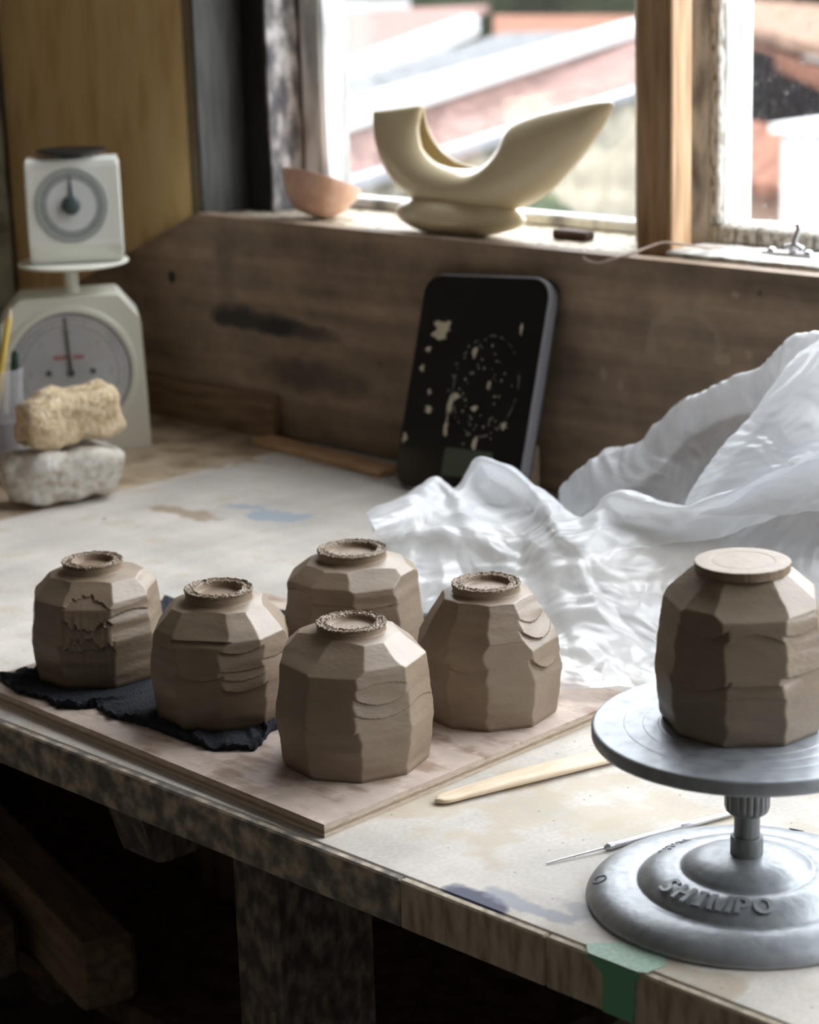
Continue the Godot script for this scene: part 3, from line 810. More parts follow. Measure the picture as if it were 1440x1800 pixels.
# ------------------------------------------------------------------ bench
func bench_top_image() -> ImageTexture:
	var w := 1900
	var h := 740
	var a := fbm(0.006, 5, 101).get_image(w, h).get_data()
	var b := fbm(0.02, 4, 102).get_image(w, h).get_data()
	var s1 := fbm(0.02, 4, 103).get_image(w, 90)
	s1.resize(w, h, Image.INTERPOLATE_CUBIC)
	var c := s1.get_data()
	var s2 := fbm(0.02, 4, 104).get_image(240, h)
	s2.resize(w, h, Image.INTERPOLATE_CUBIC)
	var d := s2.get_data()
	var f := fbm(0.25, 2, 105).get_image(w, h).get_data()
	var out := PackedByteArray()
	out.resize(w * h * 3)
	# paint spills and dirt: [x, z, rx, rz, r, g, b, strength] in metres
	var spills := [[-0.505, -0.385, 0.05, 0.02, 150, 164, 178, 0.8], [-0.575, -0.34, 0.05, 0.016, 150, 130, 108, 0.7], [-0.62, -0.10, 0.06, 0.03, 150, 155, 160, 0.4],
		[0.178, 0.088, 0.022, 0.012, 52, 56, 84, 0.95], [0.205, 0.075, 0.035, 0.008, 140, 146, 160, 0.7], [0.235, 0.06, 0.03, 0.008, 150, 152, 160, 0.6], [0.13, -0.03, 0.02, 0.012, 172, 180, 186, 0.6],
		[0.10, 0.0, 0.07, 0.05, 188, 174, 150, 0.55], [0.17, -0.06, 0.06, 0.05, 190, 178, 156, 0.5], [0.33, 0.085, 0.03, 0.015, 158, 140, 112, 0.4], [-0.8, -0.5, 0.1, 0.1, 140, 118, 94, 0.6]]
	var specks := []
	var rg := RandomNumberGenerator.new()
	rg.seed = 5
	for k in 150:
		specks.append(Vector3(rg.randf_range(-0.5, 0.42), rg.randf_range(-0.3, 0.095), rg.randf_range(0.0004, 0.0013)))
	specks.append_array([Vector3(-0.62, -0.28, 0.004), Vector3(-0.36, -0.02, 0.003), Vector3(0.147, -0.155, 0.0026), Vector3(0.153, -0.16, 0.0015), Vector3(0.215, 0.062, 0.0018)])
	for y in h:
		var z := -0.63 + 0.001 * y
		for x in w:
			var k := y * w + x
			var X := -1.25 + 0.001 * x
			var n: float = a[k] / 255.0
			var m: float = b[k] / 255.0
			var st: float = 0.6 * c[k] / 255.0 + 0.4 * d[k] / 255.0
			var v := 0.88 + 0.15 * n + 0.16 * (st - 0.5) + 0.09 * (f[k] / 255.0 - 0.5)
			var r := 211.0 * v
			var g := 205.0 * v
			var bl := 197.0 * v
			var brown := clampf((m * 0.6 + st * 0.5 - 0.62) * 4.0, 0.0, 1.0) * 0.42
			r = lerpf(r, 172.0, brown)
			g = lerpf(g, 156.0, brown)
			bl = lerpf(bl, 132.0, brown)
			for s in spills:
				var dx: float = (X - s[0]) / s[2]
				if dx > -1.5 and dx < 1.5:
					var dz: float = (z - s[1]) / s[3]
					if dz > -1.5 and dz < 1.5:
						var q: float = clampf((1.0 - dx * dx - dz * dz + (m - 0.5) * 3.0 + (st - 0.5) * 1.6) * 1.6, 0.0, 1.0) * s[7]
						r = lerpf(r, s[4], q)
						g = lerpf(g, s[5], q)
						bl = lerpf(bl, s[6], q)
			out[k * 3] = int(clampf(r, 0, 255))
			out[k * 3 + 1] = int(clampf(g, 0, 255))
			out[k * 3 + 2] = int(clampf(bl, 0, 255))
	var im := Image.create_from_data(w, h, false, Image.FORMAT_RGB8, out)
	for s in specks:
		var px := int((s.x + 1.25) / 0.001)
		var py := int((s.y + 0.63) / 0.001)
		var rr := maxi(1, int(s.z / 0.001))
		im.fill_rect(Rect2i(px, py, rr, rr), c8(96, 84, 70))
	return ImageTexture.create_from_image(im)

func bench() -> void:
	var t := thing("workbench", "plaster-whitened wooden workbench with dirty edges under the window", "bench", Vector3.ZERO)
	var topm := StandardMaterial3D.new()
	topm.albedo_texture = bench_top_image()
	topm.uv1_scale = Vector3(1.0 / 1.9, 1.0 / 0.74, 1)
	topm.uv1_offset = Vector3(1.25 / 1.9, 0.63 / 0.74, 0)
	topm.roughness = 0.62
	part("top_board", box_span(Vector3(-0.692, 0.722, -0.6045), Vector3(1.4, BENCH, 0.0925), 0.001), topm, t)
	part("top_board", box_span(Vector3(-1.208, 0.722, -0.6045), Vector3(-0.6935, BENCH - 0.0008, 0.0925), 0.001), M.brown_top, t)
	part("edge_band", box_span(Vector3(-1.208, 0.7205, 0.0925), Vector3(0.1345, BENCH - 0.0003, 0.0985), 0.0012), M.bench_edge, t)
	part("edge_band", box_span(Vector3(0.135, 0.7205, 0.0925), Vector3(0.2415, BENCH - 0.0003, 0.0985), 0.0012), M.bench_edge_clean, t)
	part("edge_band", box_span(Vector3(0.242, 0.7205, 0.0925), Vector3(1.4, BENCH - 0.0003, 0.0985), 0.0012), M.bench_edge_clean, t)
	part("leg", box_span(Vector3(-0.0555, 0, -0.024), Vector3(-0.0143, 0.722, 0.06), 0.002), M.leg_wood, t)
	part("leg", box_span(Vector3(-0.0555, 0, -0.59), Vector3(-0.0143, 0.722, -0.51), 0.002), M.leg_wood, t)
	part("leg", box_span(Vector3(-1.15, 0, -0.024), Vector3(-1.1, 0.722, 0.06), 0.002), M.leg_wood, t)
	part("leg", box_span(Vector3(1.1, 0, -0.024), Vector3(1.15, 0.722, 0.06), 0.002), M.leg_wood, t)
	part("leg", box_span(Vector3(-1.15, 0, -0.59), Vector3(-1.1, 0.722, -0.51), 0.002), M.leg_wood, t)
	part("leg", box_span(Vector3(1.1, 0, -0.59), Vector3(1.15, 0.722, -0.51), 0.002), M.leg_wood, t)
	part("leg", box_span(Vector3(-0.47, 0, -0.3), Vector3(-0.42, 0.722, -0.24), 0.002), M.dark_timber, t)
	# bearer with a slanting front end
	var pts := v3([[0, 0.7215, 0.087], [0, 0.678, 0.0725], [0, 0.676, 0.064], [0, 0.673, -0.5], [0, 0.7215, -0.5]])
	part("bearer", slab(pts.map(func(p): return p + Vector3(-0.1145, 0, 0)), Vector3(-0.036, 0, 0)), M.leg_wood, t)
	# low shelf that holds offcuts
	part("shelf", box_span(Vector3(-1.1, 0.425, -0.59), Vector3(-0.0555, 0.445, -0.06), 0.002), M.dark_timber, t)
	# timbers
	var tm := thing("timber_offcut", "thick squared timber lying on the low shelf under the bench", "timber", Vector3(-0.345, 0.445, -0.05), 0.0)
	tm.rotation.y = atan2(0.28, 0.96) * -1.0 + PI
	part("beam", box_span(Vector3(0.0, 0, -0.025), Vector3(0.62, 0.058, 0.025), 0.006), M.timber, tm)
	tm = thing("timber_offcut", "short darker timber block beside the thick timber under the bench", "timber", Vector3(-0.455, 0.445, -0.02), 0.0)
	tm.rotation.y = PI - 0.28
	part("beam", box_span(Vector3(0.0, 0, -0.03), Vector3(0.4, 0.05, 0.02), 0.005), M.timber_dark, tm)
	# planks leaning on the wall at the back of the bench
	single("wood_block", box_span(Vector3(-0.13, 0, -0.005), Vector3(0.13, 0.0455, 0.005), 0.001), M.block_wood, "brown board offcut standing on edge against the wall board", "offcut", Vector3(-0.866, BENCH - 0.0006, -0.5985))
	var sl := single("wood_strip", box_span(Vector3(-0.105, 0, -0.013), Vector3(0.105, 0.007, 0.013), 0.001), M.strip_wood, "thin pale wooden strip lying along the back of the bench", "strip", Vector3(-0.631, BENCH, -0.565))
	sl.rotation.y = -0.09

# ------------------------------------------------------------------ plywood board and cloth
func board_image() -> ImageTexture:
	var w := 760
	var h := 600
	var a := fbm(0.012, 5, 111).get_image(w, h).get_data()
	var b := fbm(0.03, 4, 112).get_image(w, h).get_data()
	var s1 := fbm(0.03, 4, 113).get_image(120, h)
	s1.resize(w, h, Image.INTERPOLATE_CUBIC)
	var c := s1.get_data()
	var out := PackedByteArray()
	out.resize(w * h * 3)
	for k in w * h:
		var n: float = a[k] / 255.0
		var m: float = b[k] / 255.0
		var s: float = c[k] / 255.0
		var q := clampf((n * 0.7 + s * 0.6 - 0.64) * 3.5, 0.0, 1.0) * 0.7
		var p := clampf((m + s * 0.4 - 0.95) * 5.0, 0.0, 1.0) * 0.5
		var v := 0.94 + 0.1 * (m - 0.5)
		out[k * 3] = int(clampf(lerpf(lerpf(206.0, 150.0, q), 228.0, p) * v, 0, 255))
		out[k * 3 + 1] = int(clampf(lerpf(lerpf(188.0, 122.0, q), 214.0, p) * v, 0, 255))
		out[k * 3 + 2] = int(clampf(lerpf(lerpf(176.0, 102.0, q), 202.0, p) * v, 0, 255))
	return ImageTexture.create_from_image(Image.create_from_data(w, h, false, Image.FORMAT_RGB8, out))

func board_and_cloth() -> void:
	var m := StandardMaterial3D.new()
	m.albedo_texture = board_image()
	m.uv1_scale = Vector3(1.0 / 0.40, 1.0 / 0.31, 1)
	m.uv1_offset = Vector3(1.0, 1.0, 0)
	m.roughness = 0.6
	var t := thing("plywood_board", "pinkish plaster-stained plywood board carrying the row of clay cups", "board", Vector3(0.0626, BENCH, 0.0866))
	var poly := [Vector2(0, 0), Vector2(-0.3726, -0.0131), Vector2(-0.3746, -0.2866), Vector2(-0.0021, -0.2866)]
	var layer := func(y0: float, y1: float, inset: float) -> ArrayMesh:
		var pts := []
		for p in poly:
			var q: Vector2 = p - (p - Vector2(-0.185, -0.15)).sign() * inset
			pts.append(Vector3(q.x, y0, q.y))
		return slab(pts, Vector3(0, y1 - y0, 0))
	var face := part("top_veneer", layer.call(0.0068, 0.0085, 0.0), m, t)
	face.set_meta("label", "plaster-stained upper face")
	var tones := [M.ply_a, M.ply_b, M.ply_a]
	for k in 3:
		part("ply_layer", layer.call(0.0001 + 0.0022 * k, 0.0024 + 0.0022 * k, 0.0004 * (k % 2) + 0.0002), tones[k], t)
	# navy cloth under the cups
	var edge := [[-0.2993, 0.0589], [-0.2663, 0.0683], [-0.2367, 0.0645], [-0.2185, 0.0684], [-0.2048, 0.0598], [-0.2003, 0.0502], [-0.1778, 0.0571], [-0.1467, 0.0521], [-0.1183, 0.0528], [-0.0788, 0.0526], [-0.0571, 0.0342], [-0.0747, 0.0039], [-0.082, -0.06], [-0.082, -0.165], [-0.126, -0.219], [-0.158, -0.232], [-0.206, -0.194], [-0.286, -0.153], [-0.357, -0.139], [-0.318, -0.083], [-0.305, -0.023], [-0.294, 0.026]]
	var mid := Vector2(-0.19, -0.05)
	var n := fbm(0.9, 3, 121)
	var rows := []
	var ring := []
	for k in edge.size():
		var p0 := Vector2(edge[k][0], edge[k][1])
		var p1 := Vector2(edge[(k + 1) % edge.size()][0], edge[(k + 1) % edge.size()][1])
		for s in 10:
			var p := p0.lerp(p1, s / 10.0)
			p += Vector2(n.get_noise_2d(p.x * 300.0, p.y * 300.0), n.get_noise_2d(p.x * 300.0, p.y * 300.0 + 50.0)) * 0.0022
			ring.append(p)
	for f in [0.0, 0.2, 0.4, 0.55, 0.68, 0.76, 0.82, 0.86, 0.89, 0.92, 0.945, 0.965, 0.98, 0.992, 1.0, 1.0]:
		var row := PackedVector3Array()
		for p in ring:
			var q: Vector2 = mid.lerp(p, f)
			var y: float = BOARD_TOP + 0.0016
			if f > 0.7:
				var e: float = (f - 0.7) / 0.3
				y += maxf(0.0, 0.006 * e * (0.35 + n.get_noise_2d(p.x * 110.0, p.y * 110.0) + 0.5 * n.get_noise_2d(q.x * 260.0, q.y * 260.0)))
			row.append(Vector3(q.x, y, q.y))
		rows.append(row)
	for j in ring.size():
		rows[-1][j].y = BOARD_TOP + 0.0002
	single("cloth", grid(rows, true), M.navy, "ragged dark navy cloth under the cups on the plywood board", "cloth")

# ------------------------------------------------------------------ faceted clay cups
# facets: [angle from the camera-facing direction in degrees, positive to the right; radius of the lower cut; of the upper cut]
# ledges: [facet index, height, sag, depth, falloff] where a cut ended and left a lip
func cup_mesh(spec: Dictionary) -> ArrayMesh:
	var hs: float = spec.shoulder
	var rs: float = spec.r
	var facets: Array = spec.facets
	var nf := facets.size()
	var phi := PackedFloat32Array()
	var strokes := []
	var rg := RandomNumberGenerator.new()
	rg.seed = spec.seed
	for a in facets:
		phi.append(deg_to_rad(45.0 - a))
		var up_slope: float = spec.get("slope", 1.0)
		var up_h: float = hs - spec.get("drop", 0.0125) + rg.randf_range(-0.0042, 0.003)
		var mid_r: float = rs * 0.955 + rg.randf_range(-0.0007, 0.0006)
		# [radius at h0, slope, h0]
		strokes.append([
			[rs * (0.968 + rg.randf_range(-0.008, 0.01)), rg.randf_range(-0.125, -0.065), 0.026],
			[mid_r, 0.10 + rg.randf_range(-0.02, 0.04), 0.042],
			[mid_r - 0.0009 + (0.042 - up_h) * 0.12, up_slope * rg.randf_range(0.92, 1.08), up_h]])
		if spec.has("up_off"):
			strokes[-1][2][0] += spec.up_off[strokes.size() - 1]
	var ledges := []
	for k in nf:
		ledges.append([])
	for l in spec.ledges:
		ledges[l[0]].append(l)
	var n := fbm(0.55, 3, spec.seed + 5)
	var nw := fbm(0.22, 2, spec.seed + 9)
	var cols := 300
	var heights := []
	var hh := 0.0
	while hh < hs:
		heights.append(hh)
		hh += 0.00055 if hh < hs - 0.008 else 0.0003
	heights.append(hs)
	var rows := []
	var inner := PackedVector3Array()
	for j in cols:
		inner.append(Vector3.ZERO)
	rows.append(inner)
	for h in heights:
		var row := PackedVector3Array()
		row.resize(cols)
		var cone: float = spec.foot_r + 0.0008 + (hs - h) * 4.5
		for j in cols:
			var th := TAU * j / cols
			var r := cone
			for k in nf:
				var d := wrapf(th - phi[k], -PI, PI)
				if d > 0.75 or d < -0.75:
					continue
				var off: float = 0.0009 * nw.get_noise_2d(k * 40.0 + d * 2.0, h * 260.0)
				for l in ledges[k]:
					var hc: float = l[1] + l[2] * (d / 0.33) * (d / 0.33)
					if l.size() > 5:
						hc += l[5] * nw.get_noise_2d(d * 30.0, k * 9.0 + l[1] * 900.0)
					if h < hc:
						off -= 1.35 * l[3] * exp((h - hc) / (l[4] * 1.3))
					else:
						off += l[3] * 0.75 * exp((hc - h) / 0.008)
				var cd := cos(d)
				for s in strokes[k]:
					var q: float = (s[0] + s[1] * (s[2] - h) + off) / cd
					if q < r:
						r = q
			if h < 0.0025:
				r -= 0.0008 * (1.0 - h / 0.0025)
			r += 0.00012 * n.get_noise_3d(cos(th) * 14.0, h * 900.0, sin(th) * 14.0)
			row[j] = Vector3(r * cos(th), h, r * sin(th))
		rows.append(row)
	# over the shoulder to the foot
	for f in [0.5, 1.0]:
		var row := PackedVector3Array()
		for j in cols:
			var p: Vector3 = rows[heights.size()][j]
			row.append(Vector3(p.x, 0, p.z) * (1.0 - 0.25 * f) + Vector3(0, hs + 0.0006 * f, 0))
		rows.append(row)
	var top := PackedVector3Array()
	for j in cols:
		top.append(Vector3(0, hs + 0.0006, 0))
	rows.append(top)
	return grid(rows, true, true)

func foot_mesh(fr: float, fh: float, seed_: int, tilt := 0.0) -> ArrayMesh:
	var n := fbm(1.1, 3, seed_)
	var rag := fbm(2.6, 2, seed_ + 4)
	var prof := smooth_profile([Vector2(fr + 0.0012, -0.0004), Vector2(fr, 0.0012), Vector2(fr - 0.0002, fh * 0.45), Vector2(fr - 0.0001, fh * 0.75), Vector2(fr + 0.0004, fh * 0.9), Vector2(fr + 0.0003, fh), Vector2(fr - 0.0006, fh * 1.02), Vector2(fr - 0.0022, fh * 0.93), Vector2(fr - 0.0042, fh * 0.95), Vector2(fr - 0.0056, fh), Vector2(fr - 0.0066, fh * 0.94), Vector2(fr - 0.0072, fh * 0.72), Vector2(fr - 0.0078, fh * 0.52), Vector2(fr - 0.0095, fh * 0.44), Vector2(fr * 0.3, fh * 0.42), Vector2(0.0001, fh * 0.41)], 5)
	var cols := 150
	var rows := []
	for k in prof.size():
		var p: Vector2 = prof[k]
		var row := PackedVector3Array()
		var lip := clampf((p.y - fh * 0.7) / (fh * 0.25), 0.0, 1.0)
		for j in cols:
			var th := TAU * j / cols
			var e := Vector3(cos(th), 0, sin(th))
			var spiral := 0.00025 * sin(p.x * 2600.0 + th) if p.x < fr - 0.008 else 0.0
			var dr := 0.0007 * lip * n.get_noise_3d(e.x * 9.0, p.y * 500.0 + k * 0.35, e.z * 9.0) + 0.0004 * lip * rag.get_noise_3d(e.x * 7.0, k * 0.5, e.z * 7.0)
			var dy := 0.0011 * lip * n.get_noise_3d(e.x * 7.0 + 30.0, k * 0.15, e.z * 7.0) + 0.0006 * lip * rag.get_noise_3d(e.x * 6.0 + 9.0, k * 0.35, e.z * 6.0) + spiral
			dr += 0.0002 * n.get_noise_3d(e.x * 2.0, p.y * 2200.0, e.z * 2.0)
			row.append(Vector3(e.x * (p.x + dr), p.y + dy + tilt * e.x * lip * 0.01, e.z * (p.x + dr)))
		rows.append(row)
	return grid(rows, true, true)

func crumbs_into(st: SurfaceTool, fr: float, fh: float, seed_: int, count: int) -> void:
	var rg := RandomNumberGenerator.new()
	rg.seed = seed_
	for k in count:
		var th := rg.randf() * TAU
		var r := fr + rg.randf_range(-0.0065, 0.0012)
		var s := rg.randf_range(0.0005, 0.0014)
		var b := Basis.from_euler(Vector3(rg.randf() * 3.0, rg.randf() * 3.0, rg.randf() * 3.0))
		box_into(st, Vector3(s * 1.6, s * 0.8, s), Vector3(r * cos(th), fh * rg.randf_range(0.9, 1.03), r * sin(th)), s * 0.2, b)

func cups() -> void:
	var specs := [
		{"at": Vector3(-0.001, BOARD_TOP, -0.001), "r": 0.0478, "shoulder": 0.0838, "foot_r": 0.0215, "foot_h": 0.0058, "seed": 11, "slope": 1.22, "drop": 0.0115, "up_off": [0, 0, 0, -0.0008, -0.0022, -0.0016, 0.0006, 0, 0], "label": "faceted clay cup on bare wood at the front corner of the plywood board",
			"facets": [-175, -135.5, -95.5, -55.5, -15.5, 24.5, 64.5, 104.5, 144.5],
			"ledges": [[4, 0.0285, 0.005, 0.0010, 0.012], [5, 0.0485, 0.004, 0.0010, 0.008], [5, 0.0400, 0.003, 0.0007, 0.010], [5, 0.062, -0.002, 0.0004, 0.012], [6, 0.046, -0.003, 0.0005, 0.01], [3, 0.034, 0.002, 0.0003, 0.01]]},
		{"at": Vector3(-0.1275, BOARD_TOP + 0.0018, -0.0015), "r": 0.0472, "shoulder": 0.0770, "foot_r": 0.0222, "foot_h": 0.0080, "seed": 23, "slope": 0.85, "drop": 0.0155, "label": "faceted clay cup on the navy cloth with two stepped cuts across one facet",
			"facets": [-170, -130, -91, -52, -14, 21, 56, 94, 132, 168],
			"ledges": [[4, 0.0600, 0.000, 0.0011, 0.006], [4, 0.0350, 0.004, 0.0012, 0.012], [5, 0.0520, 0.003, 0.0010, 0.008], [5, 0.0405, 0.001, 0.0005, 0.008], [5, 0.0265, 0.004, 0.0012, 0.012], [3, 0.0530, 0.002, 0.0006, 0.010], [6, 0.045, 0.002, 0.0004, 0.01], [5, 0.034, 0.003, 0.0004, 0.01]]},
		{"at": Vector3(-0.2588, BOARD_TOP + 0.0018, 0.0022), "r": 0.0460, "shoulder": 0.0738, "foot_r": 0.0208, "foot_h": 0.0074, "seed": 37, "slope": 1.0, "drop": 0.0125, "label": "faceted clay cup with a torn patch in one facet, at the cloth's outer corner",
			"facets": [-160, -120, -81, -42, -3.5, 41, 82, 122, 161],
			"ledges": [[4, 0.0440, 0.003, 0.0013, 0.005, 0.006], [4, 0.0335, -0.003, 0.0012, 0.006, 0.008], [4, 0.0270, 0.004, 0.0012, 0.008, 0.005], [4, 0.064, -0.004, 0.0007, 0.007, 0.003], [5, 0.0530, -0.002, 0.0005, 0.010], [3, 0.058, 0.0, 0.0004, 0.01]]},
		{"at": Vector3(0.0035, BOARD_TOP, -0.1190), "r": 0.0480, "shoulder": 0.0818, "foot_r": 0.0222, "foot_h": 0.0062, "seed": 41, "slope": 0.60, "drop": 0.0245, "label": "faceted clay cup with scale-like overlapping cuts, on bare board beside the plastic sheet",
			"facets": [-165, -127, -89, -52, -21, 14.5, 57, 98, 140, 175],
			"ledges": [[6, 0.0560, 0.004, 0.0013, 0.007], [6, 0.0370, 0.006, 0.0014, 0.010], [3, 0.0420, 0.003, 0.0011, 0.010], [4, 0.0400, 0.004, 0.0006, 0.010], [6, 0.066, 0.003, 0.0006, 0.007], [5, 0.058, 0.0, 0.0003, 0.01]]},
		{"at": Vector3(-0.1300, BOARD_TOP + 0.0018, -0.1260), "r": 0.0488, "shoulder": 0.0770, "foot_r": 0.0240, "foot_h": 0.0066, "seed": 59, "label": "faceted clay cup with the widest foot ring, at the cloth's back corner", "slope": 1.3, "drop": 0.0085,
			"facets": [-172, -133, -94, -54, -17, 20, 60, 98, 136, 168],
			"ledges": [[4, 0.055, 0.0, 0.0004, 0.01], [5, 0.052, 0.001, 0.0004, 0.01], [3, 0.062, -0.003, 0.0005, 0.01]]},
	]
	for s in specs:
		var t := thing("clay_cup", s.label, "cup", s.at, 0.0, "faceted clay cups")
		part("body", cup_mesh(s), M.clay, t)
		var f := part("foot_ring", foot_mesh(s.foot_r, s.foot_h, s.seed), M.clay_cut, t, Vector3(0, s.shoulder - 0.0006, 0))
		f.set_meta("label", "rough trimmed foot ring")
		var st := new_st()
		crumbs_into(st, s.foot_r, s.foot_h, s.seed, 11)
		part("clay_crumbs", done(st), M.clay_cut, t, Vector3(0, s.shoulder - 0.0006, 0)).set_meta("kind", "stuff")
	# the cup on the wheel, its foot still a solid disc
	var w := {"r": 0.0440, "shoulder": 0.0855, "foot_r": 0.0240, "foot_h": 0.006, "seed": 67, "slope": 1.09, "drop": 0.0150,
		"facets": [-160, -120, -80, -41, 0, 40.5, 80, 120, 160],
		"ledges": [[3, 0.0570, 0.004, 0.0011, 0.010], [3, 0.0290, 0.004, 0.0011, 0.010], [4, 0.0600, -0.004, 0.0006, 0.014], [4, 0.0330, 0.0, 0.0006, 0.006], [4, 0.0270, -0.001, 0.0004, 0.006], [5, 0.0360, 0.001, 0.0009, 0.010], [5, 0.057, 0.002, 0.0005, 0.01]]}
	var wc := thing("clay_cup", "faceted brown clay cup with a flat untrimmed foot, standing on the metal banding wheel", "cup", Vector3(0.2880, BENCH + 0.1000, -0.0085), 0.0, "faceted clay cups")
	part("body", cup_mesh(w), M.clay, wc)
	var n := fbm(1.2, 3, 68)
	var prof := smooth_profile([Vector2(0.0247, -0.001), Vector2(0.0246, 0.002), Vector2(0.0247, 0.0045), Vector2(0.0249, 0.0058), Vector2(0.0245, 0.0065), Vector2(0.0230, 0.0067), Vector2(0.0168, 0.0067), Vector2(0.0161, 0.0061), Vector2(0.0154, 0.0067), Vector2(0.008, 0.0067), Vector2(0.0001, 0.0067)], 4)
	var rows := []
	for p in prof:
		var row := PackedVector3Array()
		for j in 140:
			var th := TAU * j / 140
			var rag := clampf((p.x - 0.0243) / 0.0008, 0.0, 1.0) * (0.25 + 0.75 * clampf(cos(th + 0.3), 0.0, 1.0))
			var r: float = p.x + 0.0012 * rag * n.get_noise_2d(cos(th) * 9.0, sin(th) * 9.0)
			row.append(Vector3(r * cos(th), p.y * 0.62 + 0.0009 * rag * n.get_noise_2d(cos(th) * 12.0 + 40.0, sin(th) * 12.0), r * sin(th)))
		rows.append(row)
	part("foot_disc", grid(rows, true, true), M.clay_cut, wc, Vector3(0, 0.0838, 0)).set_meta("label", "flat foot with a scribed circle")

# ------------------------------------------------------------------ banding wheel
func banding_wheel() -> void:
	var t := thing("banding_wheel", "grey cast metal banding wheel with a round turntable on a domed base", "banding wheel", Vector3(0.2929, BENCH, -0.0082))
	var prof := smooth_profile([Vector2(0.0850, 0.0), Vector2(0.0858, 0.0012), Vector2(0.0854, 0.0032), Vector2(0.0825, 0.0062), Vector2(0.0775, 0.0088), Vector2(0.0700, 0.0106), Vector2(0.0640, 0.0108), Vector2(0.0600, 0.0102), Vector2(0.0582, 0.0104), Vector2(0.0560, 0.0122), Vector2(0.0500, 0.0158), Vector2(0.0430, 0.0180), Vector2(0.0385, 0.0182), Vector2(0.0362, 0.0178), Vector2(0.0345, 0.0184), Vector2(0.0310, 0.0208), Vector2(0.0250, 0.0236), Vector2(0.0180, 0.0252), Vector2(0.0080, 0.0258)], 5)
	part("base", lathe(prof, 128, false), M.cast_metal, t)
	part("lower_collar", lathe([Vector2(0.0084, 0.0245), Vector2(0.0088, 0.0255), Vector2(0.0088, 0.0355), Vector2(0.0082, 0.0362), Vector2(0.001, 0.0362)], 40), M.shaft_metal, t)
	part("spindle", lathe([Vector2(0.0069, 0.036), Vector2(0.0069, 0.052), Vector2(0.001, 0.052)], 36), M.shaft_metal, t)
	var rows := []
	for p in [Vector2(0.001, 0.0492), Vector2(0.0095, 0.0492), Vector2(0.0112, 0.0505), Vector2(0.0121, 0.0535), Vector2(0.0121, 0.0905)]:
		var row := PackedVector3Array()
		for j in 120:
			var th := TAU * j / 120
			var r: float = p.x - (0.0007 if p.x > 0.0115 and j % 6 < 2 else 0.0)
			row.append(Vector3(r * cos(th), p.y, r * sin(th)))
		rows.append(row)
	part("fluted_hub", grid(rows, true, true), M.shaft_metal, t)
	var disc := part("turntable", lathe([Vector2(0.010, 0.0905), Vector2(0.0795, 0.0905), Vector2(0.0818, 0.0916), Vector2(0.0824, 0.0935), Vector2(0.0824, 0.0982), Vector2(0.0816, 0.0994), Vector2(0.0800, 0.0998), Vector2(0.0660, 0.0998), Vector2(0.0656, 0.0994), Vector2(0.0650, 0.0998), Vector2(0.0560, 0.0998), Vector2(0.0556, 0.0994), Vector2(0.0550, 0.0998), Vector2(0.0470, 0.0998), Vector2(0.0466, 0.0994), Vector2(0.046, 0.0998), Vector2(0.0001, 0.0998)], 160), M.disc_metal, t)
	disc.set_meta("label", "flat round turntable with turned rings")
	# cast lettering round the middle slope of the base
	part("lettering", ring_text("SHIMPO", 0.0475, 0.0170, 0.0165, -66.0, 13.5, 0.30), M.cast_metal, t).set_meta("label", "raised cast letters")
	part("lettering", ring_text("SHIMPO", 0.0520, 0.0148, 0.0042, -148.0, 4.6, 0.30), M.cast_metal, t)
	part("lettering", ring_text("BW-18", 0.0470, 0.0170, 0.0042, -146.0, 4.8, 0.30), M.cast_metal, t)
	part("lettering", ring_text("MADE IN", 0.0520, 0.0148, 0.0042, 62.0, 4.4, 0.30), M.cast_metal, t)
	part("lettering", ring_text("CHINA", 0.0470, 0.0170, 0.0042, 66.0, 4.6, 0.30), M.cast_metal, t)
	# bolt notches in the rim
	for a in [-97.0, 28.0, 150.0]:
		var th := deg_to_rad(45.0 - a)
		var e := Vector3(cos(th), 0, sin(th))
		var nm := part("bolt_hole", lathe([Vector2(0.0042, -0.002), Vector2(0.0042, 0.0004), Vector2(0.0036, 0.0006), Vector2(0.0034, -0.0006), Vector2(0.0001, -0.0006)], 24), M.knob_grey if a != 28.0 else M.dry_clay, t, e * 0.0785 + Vector3(0, 0.0083, 0))
		nm.basis = Basis(e.cross(Vector3.UP).normalized(), -0.42)

# letters standing on a cone of the base: radius and height at the letters' middle, size, first angle and step in degrees
func ring_text(text: String, radius: float, height: float, size: float, start: float, step: float, slope: float) -> ArrayMesh:
	var st := new_st()
	var font := SystemFont.new()
	font.font_names = PackedStringArray(["Droid Sans"])
	font.font_weight = 700
	for k in text.length():
		if text[k] == " ":
			continue
		var tm := TextMesh.new()
		tm.text = text[k]
		tm.font = font
		tm.font_size = 32
		tm.pixel_size = size / 32.0
		tm.depth = 0.0009
		var th := deg_to_rad(45.0 - (start + step * k))
		var e := Vector3(cos(th), 0, sin(th))
		var up := (-e + Vector3.UP * slope * 1.0).normalized()
		var right := up.cross(e + Vector3.UP * 2.0).normalized()
		right = Vector3(e.z, 0, -e.x)
		var nrm := right.cross(up).normalized()
		var b := Basis(right, up, nrm)
		st.append_from(tm, 0, Transform3D(b, e * radius + Vector3(0, height, 0)))
	return st.commit()

# ------------------------------------------------------------------ crumpled plastic sheet
func catmull(p0: Vector3, p1: Vector3, p2: Vector3, p3: Vector3, t: float) -> Vector3:
	return p1.cubic_interpolate(p2, p0, p3, t)

